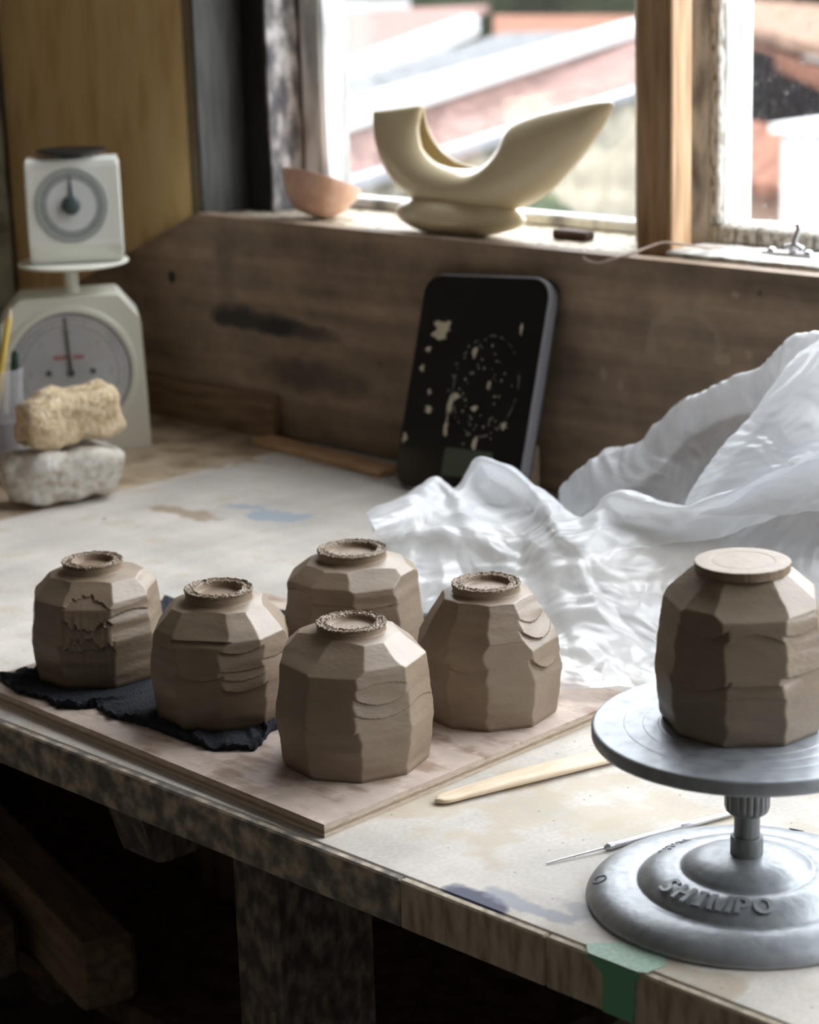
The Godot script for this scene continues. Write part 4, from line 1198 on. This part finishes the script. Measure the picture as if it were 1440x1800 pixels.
func film_rows(ctrl: Array, nu: int, nv: int) -> Array:
	var rows_c := []
	for r in ctrl:
		var line := []
		for i in nu:
			var f: float = float(i) / (nu - 1) * (r.size() - 1)
			var k := mini(int(f), r.size() - 2)
			var q := []
			for o in [-1, 0, 1, 2]:
				var c: Array = r[clampi(k + o, 0, r.size() - 1)]
				q.append(Vector3(c[0], c[1], c[2]))
			line.append(catmull(q[0], q[1], q[2], q[3], f - k))
		rows_c.append(line)
	var out := []
	var m := rows_c.size()
	for j in nv:
		var f := float(j) / (nv - 1) * (m - 1)
		var k := mini(int(f), m - 2)
		var row := PackedVector3Array()
		for i in nu:
			row.append(catmull(rows_c[maxi(k - 1, 0)][i], rows_c[k][i], rows_c[k + 1][i], rows_c[mini(k + 2, m - 1)][i], f - k))
		out.append(row)
	return out

# folds of film: triangle waves in many directions leave straight sharp creases with flat film between them
func crumple(rows: Array, amp: float, seed_: int, floor_y: float) -> Array:
	var soft := fbm(1.0, 2, seed_ + 1)
	var mask := fbm(1.0, 1, seed_ + 4)
	var rg := RandomNumberGenerator.new()
	rg.seed = seed_
	var waves := []
	for w in [[0.110, 0.0040], [0.075, 0.0028], [0.052, 0.0022], [0.040, 0.0017], [0.029, 0.0017], [0.021, 0.0015], [0.0145, 0.0012], [0.010, 0.0009], [0.007, 0.0005]]:
		waves.append([Vector3(rg.randf_range(-1, 1), rg.randf_range(-0.6, 0.6), rg.randf_range(-1, 1)).normalized() / w[0], w[1], rg.randf()])
	var nr := rows.size()
	var nc: int = rows[0].size()
	var out := []
	for i in nr:
		var row := PackedVector3Array()
		for j in nc:
			var p: Vector3 = rows[i][j]
			var n: Vector3 = (rows[mini(i + 1, nr - 1)][j] - rows[maxi(i - 1, 0)][j]).cross(rows[i][mini(j + 1, nc - 1)] - rows[i][maxi(j - 1, 0)]).normalized()
			var d := 0.004 * soft.get_noise_3dv(p * 8.0)
			for k in waves.size():
				var w: Array = waves[k]
				var m := clampf(0.45 + 1.5 * mask.get_noise_3dv(p * 9.0 + Vector3(k * 5.0, 2, 3)), 0.0, 1.0)
				var t: float = w[0].dot(p) + w[2] + 0.9 * mask.get_noise_3dv(p * (7.0 + 1.5 * k) + Vector3(1, k * 4.0, 7))
				d += w[1] * m * (absf(2.0 * (t - floorf(t)) - 1.0) - 0.5)
			p += n * amp * d
			p.y = maxf(p.y, 0.7628 if p.x < -0.075 and p.z > -0.245 else (0.7595 if p.z > -0.215 and p.x < 0.065 else floor_y))
			row.append(p)
		out.append(row)
	return out

func plastic_sheet() -> void:
	var t := thing("plastic_sheet", "crumpled translucent white plastic sheet heaped on the bench behind the cups", "plastic sheet", Vector3.ZERO)
	var a := crumple(film_rows(FILM_FRONT, 320, 220), 1.0, 5, BENCH + 0.0005)
	part("front_skirt", grid(a.slice(0, 92), false), M.film_thin, t).set_meta("label", "single layer of clear film reaching the bench")
	part("front_fold", grid(a.slice(91), false), M.film_dense, t)
	var b := crumple(film_rows(FILM_BACK, 240, 150), 1.0, 15, BENCH + 0.0005)
	part("back_fold", grid(b, false), M.film_thin, t)
	var c := crumple(film_rows(FILM_FOLD, 160, 120), 0.9, 33, BENCH + 0.0005)
	part("upper_fold", grid(c, false), M.film_dense, t)

# ------------------------------------------------------------------ black digital scale leaning on the wall board
func rounded_rect(w: float, h: float, r: float, z: float, steps := 7) -> Array:
	var pts := []
	for c in [[1, 1, 0.0], [-1, 1, 0.5], [-1, -1, 1.0], [1, -1, 1.5]]:
		for k in steps + 1:
			var a: float = PI * (c[2] + 0.5 * k / steps)
			pts.append(Vector3(c[0] * (w / 2 - r) + r * cos(a), c[1] * (h / 2 - r) + r * sin(a), z))
	return pts

func digital_scale() -> void:
	var t := thing("digital_scale", "black glass digital scale spattered with dried clay, propped upright against the brown board", "scale", Vector3(-0.4135, BENCH, -0.5235))
	var roll := 0.06
	var lean := 0.33
	var bx := Vector3(cos(roll), sin(roll), 0)
	var by := Vector3(-sin(roll), cos(roll) * cos(lean), -cos(roll) * sin(lean)).normalized()
	var bz := bx.cross(by).normalized()
	by = bz.cross(bx)
	t.basis = Basis(bx, by, bz)
	var w := 0.160
	var h := 0.207
	var lift := Vector3(0, 0.5 * h + 0.0048, 0)
	var body := []
	var mid := Vector3.ZERO
	var rows := []
	for e in [[0.0, -0.013, 0.5], [1.0, -0.013, 0.0], [1.0, -0.013, 0.002], [1.0, -0.003, 0.0], [1.0, -0.001, 0.0012], [1.0, 0.0, 0.003], [0.0, 0.0, 0.5]]:
		var row := PackedVector3Array()
		for p in rounded_rect(w, h, 0.021, e[1]):
			if e[0] == 0.0:
				row.append(Vector3(0, 0, e[1]))
			else:
				row.append(Vector3(p.x * (1.0 - e[2] / (w / 2)), p.y * (1.0 - e[2] / (h / 2)), p.z))
		rows.append(row)
	part("body", grid(rows, true, true), M.grey_plastic, t, lift)
	part("glass_plate", slab(rounded_rect(w - 0.0045, h - 0.0045, 0.0192, 0.0), Vector3(0, 0, 0.0012)), M.black_glass, t, lift)
	part("display", slab(rounded_rect(0.060, 0.026, 0.002, 0.0013), Vector3(0, 0, 0.0002)), M.lcd, t, lift + Vector3(0.012, -0.073, 0))
	# dried splashes: flat lumps of slip stuck to the glass
	var st := new_st()
	var rg := RandomNumberGenerator.new()
	rg.seed = 31
	var marks := [[-0.047, 0.050, 0.011, 0.010], [-0.040, 0.054, 0.004, 0.008], [-0.020, -0.020, 0.004, 0.012], [-0.022, -0.042, 0.003, 0.011], [-0.016, -0.012, 0.008, 0.004], [0.018, -0.052, 0.003, 0.007], [0.052, 0.055, 0.002, 0.006], [0.0, 0.030, 0.003, 0.006], [0.024, 0.0, 0.002, 0.005], [0.010, -0.022, 0.004, 0.003], [0.050, -0.036, 0.004, 0.004], [-0.047, -0.026, 0.005, 0.004], [-0.050, -0.010, 0.003, 0.003], [-0.06, 0.03, 0.003, 0.003], [-0.064, 0.012, 0.003, 0.004], [0.06, -0.085, 0.006, 0.004], [-0.073, -0.055, 0.003, 0.006]]
	for k in 60:
		var a := rg.randf() * TAU
		var r := 0.018 + 0.028 * rg.randf()
		marks.append([0.014 + r * cos(a) * 0.9, -0.005 + r * sin(a) * 1.15, rg.randf_range(0.0003, 0.0010), rg.randf_range(0.0003, 0.0016)])
	for q in marks:
		var n := fbm(1.5, 2, int(q[0] * 9999.0) + 7)
		var pts := []
		for j in 14:
			var a := TAU * j / 14
			var r := 0.9 + 1.0 * n.get_noise_2d(cos(a) * 1.6, sin(a) * 1.6)
			pts.append(Vector3(q[0] + q[2] * r * cos(a), q[1] + q[3] * r * sin(a), 0.0011))
		var top := Vector3(q[0], q[1], 0.0018 + 0.05 * minf(q[2], q[3]))
		for j in 14:
			tri_out(st, top, pts[j], pts[(j + 1) % 14], top - Vector3(0, 0, 0.01))
	var sp := part("clay_splashes", done(st), M.dry_clay, t, lift)
	sp.set_meta("kind", "stuff")
	sp.set_meta("label", "dried pale clay splashes")
	# ring smear left by a pot
	var sm := new_st()
	var nn := fbm(1.4, 3, 55)
	for k in 70:
		var a0 := TAU * k / 70
		var wd := 0.0008 * clampf(0.2 + 2.2 * nn.get_noise_2d(cos(a0) * 2.0, sin(a0) * 2.0), 0.0, 1.5)
		if wd < 0.0001:
			continue
		var a1 := a0 + TAU / 70
		var c := Vector3(0.02, 0.0, 0.0015)
		var q := [c + Vector3(cos(a0) * (0.040 - wd), sin(a0) * (0.047 - wd), 0), c + Vector3(cos(a0) * (0.040 + wd), sin(a0) * (0.047 + wd), 0), c + Vector3(cos(a1) * (0.040 + wd), sin(a1) * (0.047 + wd), 0), c + Vector3(cos(a1) * (0.040 - wd), sin(a1) * (0.047 - wd), 0)]
		tri_out(sm, q[0], q[1], q[2], c - Vector3(0, 0, 1))
		tri_out(sm, q[0], q[2], q[3], c - Vector3(0, 0, 1))
	part("slip_ring", done(sm), M.slip_grey, t, lift)
	# wooden wedge behind the lower right corner
	var wedge := single("wedge", box_span(Vector3(-0.006, 0, -0.012), Vector3(0.006, 0.045, 0.012), 0.001), M.pale_wood, "small upright pale wooden block behind the black digital scale", "offcut", Vector3(-0.372, BENCH, -0.584))
	wedge.rotation.y = 0.3

# ------------------------------------------------------------------ the two dial scales
func disc(r: float, thick: float, segs := 48) -> ArrayMesh:
	# a flat cylinder facing +z
	var rows := []
	for p in [Vector2(0.0001, 0.0), Vector2(r, 0.0), Vector2(r, thick * 0.6), Vector2(r - thick * 0.4, thick), Vector2(0.0001, thick)]:
		var row := PackedVector3Array()
		for j in segs:
			var a := TAU * j / segs
			row.append(Vector3(p.x * cos(a), p.x * sin(a), p.y))
		rows.append(row)
	return grid(rows, true)

func ring_z(r0: float, r1: float, thick: float, segs := 64) -> ArrayMesh:
	var rows := []
	for p in [Vector2(r0, 0.0), Vector2(r1, 0.0), Vector2(r1, thick * 0.7), Vector2(r1 - thick * 0.3, thick), Vector2(r0 + thick * 0.3, thick), Vector2(r0, thick * 0.7), Vector2(r0, 0.0)]:
		var row := PackedVector3Array()
		for j in segs:
			var a := TAU * j / segs
			row.append(Vector3(p.x * cos(a), p.x * sin(a), p.y))
		rows.append(row)
	return grid(rows, true)

func ticks(r0: float, r1: float, count: int, wide: float) -> ArrayMesh:
	var st := new_st()
	for k in count:
		var a := TAU * k / count
		var r := (r0 + r1) * 0.5
		var long := (r1 - r0) * (1.0 if k % 5 == 0 else 0.5)
		box_into(st, Vector3(wide, long, 0.0004), Vector3(sin(a) * (r1 - long * 0.5), cos(a) * (r1 - long * 0.5), 0), 0.0, Basis(Vector3(0, 0, 1), -a))
	return done(st)

func kitchen_scales() -> void:
	var yaw := atan2(0.81, 0.588)
	var t := thing("kitchen_scale", "large cream dial kitchen scale with grey face and cut upper corners, in the bench corner", "scale", Vector3(-0.8608, BENCH - 0.0006, -0.4335), yaw)
	var pts := v3([[-0.0745, 0, 0], [0.0745, 0, 0], [0.0735, 0.06, 0], [0.0715, 0.130, 0], [0.0695, 0.137, 0], [0.0520, 0.158, 0], [0.0490, 0.1605, 0], [-0.0490, 0.1605, 0], [-0.0520, 0.158, 0], [-0.0695, 0.137, 0], [-0.0715, 0.130, 0], [-0.0735, 0.06, 0]])
	part("body", slab(pts, Vector3(0, 0, -0.075)), M.scale_cream, t)
	var c := Vector3(-0.003, 0.0835, 0)
	part("dial_bezel", ring_z(0.0615, 0.0685, 0.003), M.scale_cream, t, c)
	part("dial_edge", ring_z(0.0600, 0.0618, 0.0022), M.rim_grey, t, c)
	var dial := part("dial", disc(0.0602, 0.0006), M.dial_grey, t, c)
	var tk := part("dial_marks", ticks(0.0495, 0.0565, 100, 0.0006), M.mark, dial, Vector3(0, 0, 0.0008))
	tk.set_meta("kind", "stuff")
	part("dial_marks", ring_z(0.0482, 0.0490, 0.0003), M.mark, dial, Vector3(0, 0, 0.0006))
	# faint figures round the dial
	var fig := new_st()
	var font := SystemFont.new()
	font.font_names = PackedStringArray(["Droid Sans"])
	for k in 8:
		var tm := TextMesh.new()
		tm.text = str(k) if k > 0 else "0"
		tm.font = font
		tm.font_size = 32
		tm.pixel_size = 0.0075 / 32.0
		tm.depth = 0.0002
		var a := TAU * k / 8
		fig.append_from(tm, 0, Transform3D(Basis(), Vector3(sin(a) * 0.041, cos(a) * 0.041, 0.0008)))
	part("dial_figures", fig.commit(), M.mark, dial)
	part("red_mark", slab(rounded_rect(0.016, 0.0048, 0.002, 0.0007), Vector3(0, 0, 0.0002)), M.red_print, dial, Vector3(-0.0095, 0.0155, 0))
	part("red_mark", slab(rounded_rect(0.012, 0.0048, 0.002, 0.0007), Vector3(0, 0, 0.0002)), M.red_print, dial, Vector3(0.0085, 0.0155, 0))
	for x in [-0.0225, 0.0225]:
		part("screw", disc(0.0032, 0.0016, 20), M.black, dial, Vector3(x, 0, 0.0005))
	var ptr := part("pointer", slab([Vector3(-0.0022, -0.004, 0), Vector3(0.0022, -0.004, 0), Vector3(-0.0018, 0.057, 0), Vector3(-0.0048, 0.057, 0)], Vector3(0, 0, 0.0008)), M.black, dial, Vector3(0, 0, 0.0022))
	part("hub", disc(0.0042, 0.0030, 20), M.black, ptr, Vector3(0, -0.0005, -0.001))
	part("glass_cover", disc(0.0600, 0.0008), M.glass, t, c + Vector3(0, 0, 0.0062))
	part("neck", lathe([Vector2(0.0095, 0.1600), Vector2(0.0075, 0.1640), Vector2(0.0070, 0.1860), Vector2(0.0110, 0.1895), Vector2(0.001, 0.1895)], 24), M.scale_cream, t, Vector3(0.004, 0, -0.035))
	part("plate", lathe([Vector2(0.001, 0.1890), Vector2(0.052, 0.1890), Vector2(0.057, 0.1905), Vector2(0.0575, 0.1925), Vector2(0.055, 0.1932), Vector2(0.001, 0.1932)], 48), M.scale_cream, t, Vector3(0.007, 0, -0.035))
	# the small white scale standing on the plate
	var fwd := Vector3(sin(yaw), 0, cos(yaw))
	var side := Vector3(cos(yaw), 0, -sin(yaw))
	var s := thing("kitchen_scale", "small white dial scale with a black tray, stacked on the large cream scale", "scale", Vector3(-0.8608, BENCH + 0.1930, -0.4335) - fwd * 0.035 + side * 0.0125, yaw - 0.05)
	s.scale = Vector3(0.9, 0.93, 0.9)
	var prof := []
	for p in [[0.034, 0.026], [0.0352, 0.021], [0.034, 0.017], [0.026, 0.001], [0.022, 0.0], [-0.034, 0.0], [-0.036, 0.004], [-0.032, 0.106], [-0.027, 0.112], [0.018, 0.1135], [0.0225, 0.1105], [0.0245, 0.104]]:
		prof.append(Vector3(-0.0505, p[1], p[0]))
	part("body", slab(prof, Vector3(0.101, 0, 0)), M.scale_white, s)
	for sx in [-1, 1]:
		var side_pts := []
		for p in [[0.0335, 0.024], [0.0335, 0.018], [0.0215, 0.003], [-0.033, 0.003], [-0.0305, 0.105], [0.0175, 0.1105], [0.0235, 0.105]]:
			side_pts.append(Vector3(sx * 0.0504, p[1], p[0]))
		part("side_cheek", slab(side_pts, Vector3(sx * 0.0018, 0, 0)), M.scale_white, s)
	var face := Node3D.new()
	face.name = "face"
	s.add_child(face)
	face.position = Vector3(-0.002, 0.0635, 0.0297)
	face.rotation.x = -0.118
	part("dial_groove", ring_z(0.0370, 0.0405, 0.0012), M.dial_ring, face)
	part("dial", disc(0.0372, 0.0010), M.dial_white, face)
	part("dial_marks", ticks(0.0290, 0.0350, 80, 0.0006), M.mark, face, Vector3(0, 0, 0.0012)).set_meta("kind", "stuff")
	part("scale_band", ring_z(0.0275, 0.0362, 0.0002), M.dial_ring, face, Vector3(0, 0, 0.0009))
	part("knob", disc(0.0105, 0.008, 28), M.knob_grey, face, Vector3(0, 0, 0.001))
	part("pointer", slab([Vector3(-0.0028, 0, 0), Vector3(0.0028, 0, 0), Vector3(0.0006, 0.031, 0), Vector3(-0.0006, 0.031, 0)], Vector3(0, 0, 0.001)), M.knob_grey, face, Vector3(0, 0, 0.002))
	part("tray", lathe([Vector2(0.012, 0.1130), Vector2(0.014, 0.1160), Vector2(0.032, 0.1165), Vector2(0.0395, 0.1195), Vector2(0.0402, 0.1210), Vector2(0.036, 0.1200), Vector2(0.001, 0.1190)], 40), M.black, s, Vector3(0, 0, -0.004))
	# tumbler of tools in front of the scale, cut by the picture edge
	var cup := thing("tumbler", "cloudy plastic tumbler holding a pencil in front of the large cream scale", "tumbler", Vector3(-0.8200, BENCH - 0.0006, -0.3060))
	part("wall", lathe([Vector2(0.001, 0.0), Vector2(0.0235, 0.0), Vector2(0.0245, 0.002), Vector2(0.0298, 0.104), Vector2(0.0312, 0.106), Vector2(0.0312, 0.112), Vector2(0.0296, 0.113), Vector2(0.0286, 0.104), Vector2(0.0232, 0.003), Vector2(0.001, 0.003)], 48), M.cup_film, cup)
	part("murky_water", lathe([Vector2(0.001, 0.0035), Vector2(0.0228, 0.0035), Vector2(0.0258, 0.062), Vector2(0.001, 0.062)], 40), M.murk, cup)
	var pc := thing("pencil", "yellow pencil leaning in the cloudy tumbler", "pencil", Vector3(-0.8200, BENCH + 0.003, -0.3060))
	part("shaft", tube([Vector3(-0.012, 0.002, 0.008), Vector3(0.0165, 0.158, -0.013)], 0.0036, 6), M.pencil, pc)
	part("point", tube([Vector3(0.0165, 0.158, -0.013), Vector3(0.0185, 0.168, -0.0145)], [0.0034, 0.0006], 6), M.pale_wood, pc)
	var br := thing("brush", "dark green brush handle poking out of the cloudy tumbler", "brush", Vector3(-0.8200, BENCH + 0.003, -0.3060))
	part("handle", tube([Vector3(0.004, 0.002, -0.012), Vector3(0.012, 0.100, -0.018), Vector3(0.0135, 0.122, -0.019), Vector3(0.0138, 0.126, -0.019)], [0.003, 0.0048, 0.0034, 0.001], 10), M.green_tip, br)

# ------------------------------------------------------------------ lumps of dry clay
func clay_lumps() -> void:
	var yaw := atan2(0.94, 0.33)
	var a := single("clay_lump", lump(Vector3(0.0600, 0.0265, 0.0345), 4.5, 0.012, 0.16, 401), M.wrapped_lump, "greyish lump of clay wrapped in cloudy plastic, lying on the bench", "clay lump", Vector3(-0.7080, BENCH + 0.0275, -0.3000))
	a.rotation.y = yaw
	var b := single("clay_lump", lump(Vector3(0.0510, 0.0240, 0.0280), 7.0, 0.009, 0.22, 409), M.dry_lump, "crumbly tan lump of dry clay resting on the wrapped grey lump", "clay lump", Vector3(-0.7060, BENCH + 0.0800, -0.3110))
	b.rotation = Vector3(0.1, yaw + 0.1, 0.10)

# ------------------------------------------------------------------ pots and fittings on the sill
func sill_things() -> void:
	var t := thing("vase", "cream glazed crescent-shaped vase with a slit mouth and pointed horn on the window sill", "vase", Vector3(-0.515, SILL - 0.0035, -0.662))
	var o := -t.position
	var VO := [[-0.6417, 1.0868], [-0.6372, 1.0628], [-0.6246, 1.038], [-0.6031, 1.0166], [-0.5721, 1.0016], [-0.526, 0.9951], [-0.4809, 0.9964], [-0.4442, 1.0036], [-0.4119, 1.0195], [-0.3837, 1.042], [-0.3595, 1.0665], [-0.3425, 1.0876], [-0.3332, 1.1016]]
	var VI := [[-0.5723, 1.0951], [-0.5708, 1.0738], [-0.5606, 1.056], [-0.5433, 1.0447], [-0.5207, 1.0393], [-0.496, 1.0384], [-0.4758, 1.048], [-0.4609, 1.0647], [-0.4518, 1.0825], [-0.4175, 1.0942], [-0.3828, 1.101], [-0.3557, 1.1054], [-0.3377, 1.106]]
	var TB := [0.009, 0.019, 0.0255, 0.029, 0.031, 0.032, 0.0315, 0.030, 0.027, 0.0225, 0.017, 0.010, 0.003]
	var OP := [0.02, 0.34, 0.46, 0.48, 0.42, 0.14, 0.0, 0.0, 0.0, 0.0, 0.0, 0.0, 0.0]
	var steps := 6
	var rows := []
	var nk := VO.size()
	for k in range((nk - 1) * steps + 1):
		var f := float(k) / steps
		var i := mini(int(f), nk - 2)
		var x := f - i
		var g := func(list: Array) -> Vector2:
			var q := []
			for e in [-1, 0, 1, 2]:
				var z: Array = list[clampi(i + e, 0, nk - 1)]
				q.append(Vector2(z[0], z[1]))
			return q[1].cubic_interpolate(q[2], q[0], q[3], x)
		var po: Vector2 = g.call(VO)
		var pi: Vector2 = g.call(VI)
		var b: float = lerpf(TB[i], TB[i + 1], x)
		var op: float = lerpf(OP[i], OP[i + 1], x)
		var c := (po + pi) * 0.5
		var hv := (pi - po) * 0.5
		var row := PackedVector3Array()
		var m := 40
		for j in m + 1:
			var al := op + (TAU - 2.0 * op) * j / m
			var sx := cos(al)
			row.append(Vector3(c.x + hv.x * sx, c.y + hv.y * sx, -0.662 + b * sin(al)) + o)
		var thin := 0.0045
		var kh: float = maxf(0.2, 1.0 - thin / maxf(hv.length(), 0.006))
		var kb: float = maxf(0.2, 1.0 - thin / maxf(b, 0.006))
		for j in m + 1:
			var al := TAU - op - (TAU - 2.0 * op) * j / m
			var sx := cos(al) * (kh if op <= 0.01 or absf(al - PI) < PI - op - 0.15 else (1.0 + kh) * 0.5)
			row.append(Vector3(c.x + hv.x * sx, c.y + hv.y * sx, -0.662 + b * kb * sin(al)) + o)
		rows.append(row)
	for e in [0, -1]:
		var cap := PackedVector3Array()
		var src: PackedVector3Array = rows[e]
		var mid := Vector3.ZERO
		for p in src:
			mid += p
		mid /= src.size()
		var bulge: Vector3 = (src[0] - rows[1 if e == 0 else -2][0]).normalized() * (0.0 if e == 0 else 0.001)
		for p in src:
			cap.append(mid + bulge)
		if e == 0:
			rows.push_front(cap)
		else:
			rows.append(cap)
	part("body", grid(rows, true), M.glaze, t)
	# egg-shaped foot
	var fr := []
	for i in 25:
		var la := -PI / 2 + PI * i / 24
		var row := PackedVector3Array()
		for j in 48:
			var lo := TAU * j / 48
			var d := Vector3(cos(la) * cos(lo), sin(la), cos(la) * sin(lo))
			var narrow := 1.0 - 0.25 * maxf(0.0, d.x)
			var y := 0.0208 * d.y * narrow
			row.append(Vector3(-0.001 + 0.0815 * d.x, maxf(y, -0.0185) + 0.0185, 0.010 + 0.035 * d.z * narrow))
		fr.append(row)
	part("foot", grid(fr, true, true), M.glaze, t)
	# small terracotta bowl, tipped over
	var bw := thing("bowl", "small unglazed terracotta bowl tipped on the sill beside the window frame", "bowl", Vector3(-0.7290, SILL - 0.0035, -0.6535))
	var prof := smooth_profile([Vector2(0.0001, 0.0), Vector2(0.012, 0.0), Vector2(0.020, 0.003), Vector2(0.031, 0.013), Vector2(0.039, 0.026), Vector2(0.0425, 0.036), Vector2(0.0418, 0.0372), Vector2(0.0402, 0.036), Vector2(0.036, 0.026), Vector2(0.027, 0.013), Vector2(0.015, 0.006), Vector2(0.0001, 0.005)], 5)
	var bo := part("body", lathe(prof, 64, false), M.terracotta, bw)
	bo.basis = Basis(Vector3(0.71, 0, -0.7).normalized(), -0.26) * Basis(Vector3(1, 0, 1).normalized(), -0.30)
	bo.position = Vector3(0, 0.0052, 0)
	# rusty block, wire and latch
	single("rusty_hinge", box_span(Vector3(-0.021, 0, -0.008), Vector3(0.021, 0.009, 0.008), 0.002), M.rust, "small rusty brown iron hinge lying on the sill beside the vase", "hinge", Vector3(-0.402, SILL - 0.0035, -0.686))
	var wp := v3([[-0.345, 0.9782, -0.640], [-0.335, 0.9785, -0.625], [-0.318, 0.973, -0.6025], [-0.303, 0.9700, -0.6015], [-0.288, 0.974, -0.6022], [-0.272, 0.9790, -0.610], [-0.263, 0.9840, -0.622], [-0.253, 0.9880, -0.633], [-0.238, 0.9865, -0.640], [-0.222, 0.984, -0.652], [-0.214, 0.9826, -0.668]])
	var fine := []
	for k in wp.size() - 1:
		for s in 5:
			fine.append(catmull(wp[maxi(k - 1, 0)], wp[k], wp[k + 1], wp[mini(k + 2, wp.size() - 1)], s / 5.0))
	fine.append(wp[-1])
	single("wire", tube(fine, 0.0011, 8), M.wire, "thin pale wire looped over the sill in front of the pine post", "wire")
	var l := thing("window_latch", "steel window latch with upright pin on the weathered frame", "latch", Vector3(-0.1435, 0.9818, -0.668))
	part("plate", box_span(Vector3(-0.026, 0, -0.007), Vector3(0.026, 0.0022, 0.007), 0.0008), M.steel, l)
	for x in [-0.019, 0.019]:
		part("screw", lathe([Vector2(0.0042, 0.002), Vector2(0.0036, 0.0042), Vector2(0.0015, 0.0052), Vector2(0.0001, 0.0052)], 20), M.steel, l, Vector3(x, 0, 0))
	part("pin", tube([Vector3(0.003, 0.002, 0), Vector3(0.004, 0.014, -0.002), Vector3(0.006, 0.022, -0.004), Vector3(0.0045, 0.026, -0.004)], [0.0042, 0.0030, 0.0026, 0.0034], 10), M.steel, l)
	part("stay", tube([Vector3(-0.004, 0.006, 0.002), Vector3(0.004, 0.009, 0), Vector3(0.012, 0.005, -0.002)], 0.0024, 8), M.steel, l)

# ------------------------------------------------------------------ tools and tape
func small_tools() -> void:
	# flat wooden modelling tool
	var t := thing("wooden_tool", "flat pale wooden clay rib with rounded tip lying along the plywood board", "clay tool", Vector3(0.0765, BENCH, 0.0085))
	var dirv := Vector3(0.0337, 0, -0.127).normalized()
	t.basis = Basis(Vector3.UP.cross(-dirv), Vector3.UP, -dirv)
	var rows := []
	for k in 41:
		var f := k / 40.0
		var w := 0.0090 * (0.68 + 0.32 * smoothstep(0.0, 0.6, f)) * sqrt(maxf(0.0, 1.0 - pow(1.0 - minf(f / 0.06, 1.0), 2.0))) + 0.0003
		w *= sqrt(maxf(0.0, 1.0 - pow(maxf((f - 0.93) / 0.07, 0.0), 2.0))) + 0.02
		var th := 0.0016 + 0.0014 * sin(PI * clampf(f * 1.1, 0.0, 1.0))
		var lift := 0.0006 + 0.0022 * pow(1.0 - f, 2.0) * 0.0
		var row := PackedVector3Array()
		for j in 20:
			var a := TAU * j / 20
			row.append(Vector3(w * cos(a), lift + th + th * signf(sin(a)) * pow(absf(sin(a)), 0.6), -0.165 * f))
		rows.append(row)
	part("blade", grid(rows, true), M.pale_wood, t)
	# needle tool
	var a := Vector3(0.1840, BENCH + 0.0022, 0.0300)
	var b := Vector3(0.1970, BENCH + 0.0022, -0.0045)
	var c := Vector3(0.2110, BENCH + 0.0022, -0.0560)
	var d := Vector3(0.2225, BENCH + 0.0022, -0.0940)
	var nt := thing("needle_tool", "steel needle tool with a knurled handle on the bench beside the banding wheel", "needle tool", Vector3(0.203, BENCH, -0.033))
	var o := -nt.position
	part("needle", tube([a + o + Vector3(0, -0.0014, 0), b + o], [0.0005, 0.0007], 8), M.steel, nt)
	var hp := []
	var hr := []
	var n := 150
	for k in n + 1:
		var f := float(k) / n
		hp.append((b.lerp(c, f)) + o)
		hr.append(0.0009 + 0.0012 * minf(f / 0.06, 1.0) - (0.0003 if k % 3 == 0 and f > 0.1 else 0.0))
	part("knurled_grip", tube(hp, hr, 14), M.steel, nt)
	part("handle", tube([c + o, c.lerp(d, 0.3) + o, d + o], [0.0019, 0.0022, 0.0017], 14), M.steel, nt)
	# green tape over the bench edge
	var tp := thing("tape", "torn strip of green tape stuck over the bench edge below the banding wheel", "tape", Vector3(0.29, BENCH, 0.0955))
	var y := 0.0004
	part("top_piece", slab(v3([[-0.026, y, -0.0045], [-0.012, y, -0.0175], [0.001, y, -0.0225], [0.016, y, -0.018], [0.0205, y, -0.012], [0.018, y, 0.0012], [0.014, y, 0.0034], [-0.007, y, 0.0034], [-0.018, y, 0.0034]]), Vector3(0, 0.0002, 0)), M.tape_faded, tp)
	part("front_piece", slab(v3([[-0.021, -0.0003, 0.0033], [0.016, -0.0003, 0.0033], [0.0128, -0.006, 0.0033], [0.0118, -0.029, 0.0033], [-0.0088, -0.029, 0.0033], [-0.0085, -0.008, 0.0033], [-0.014, -0.0045, 0.0033]]), Vector3(0, 0, 0.0003)), M.tape_green, tp)
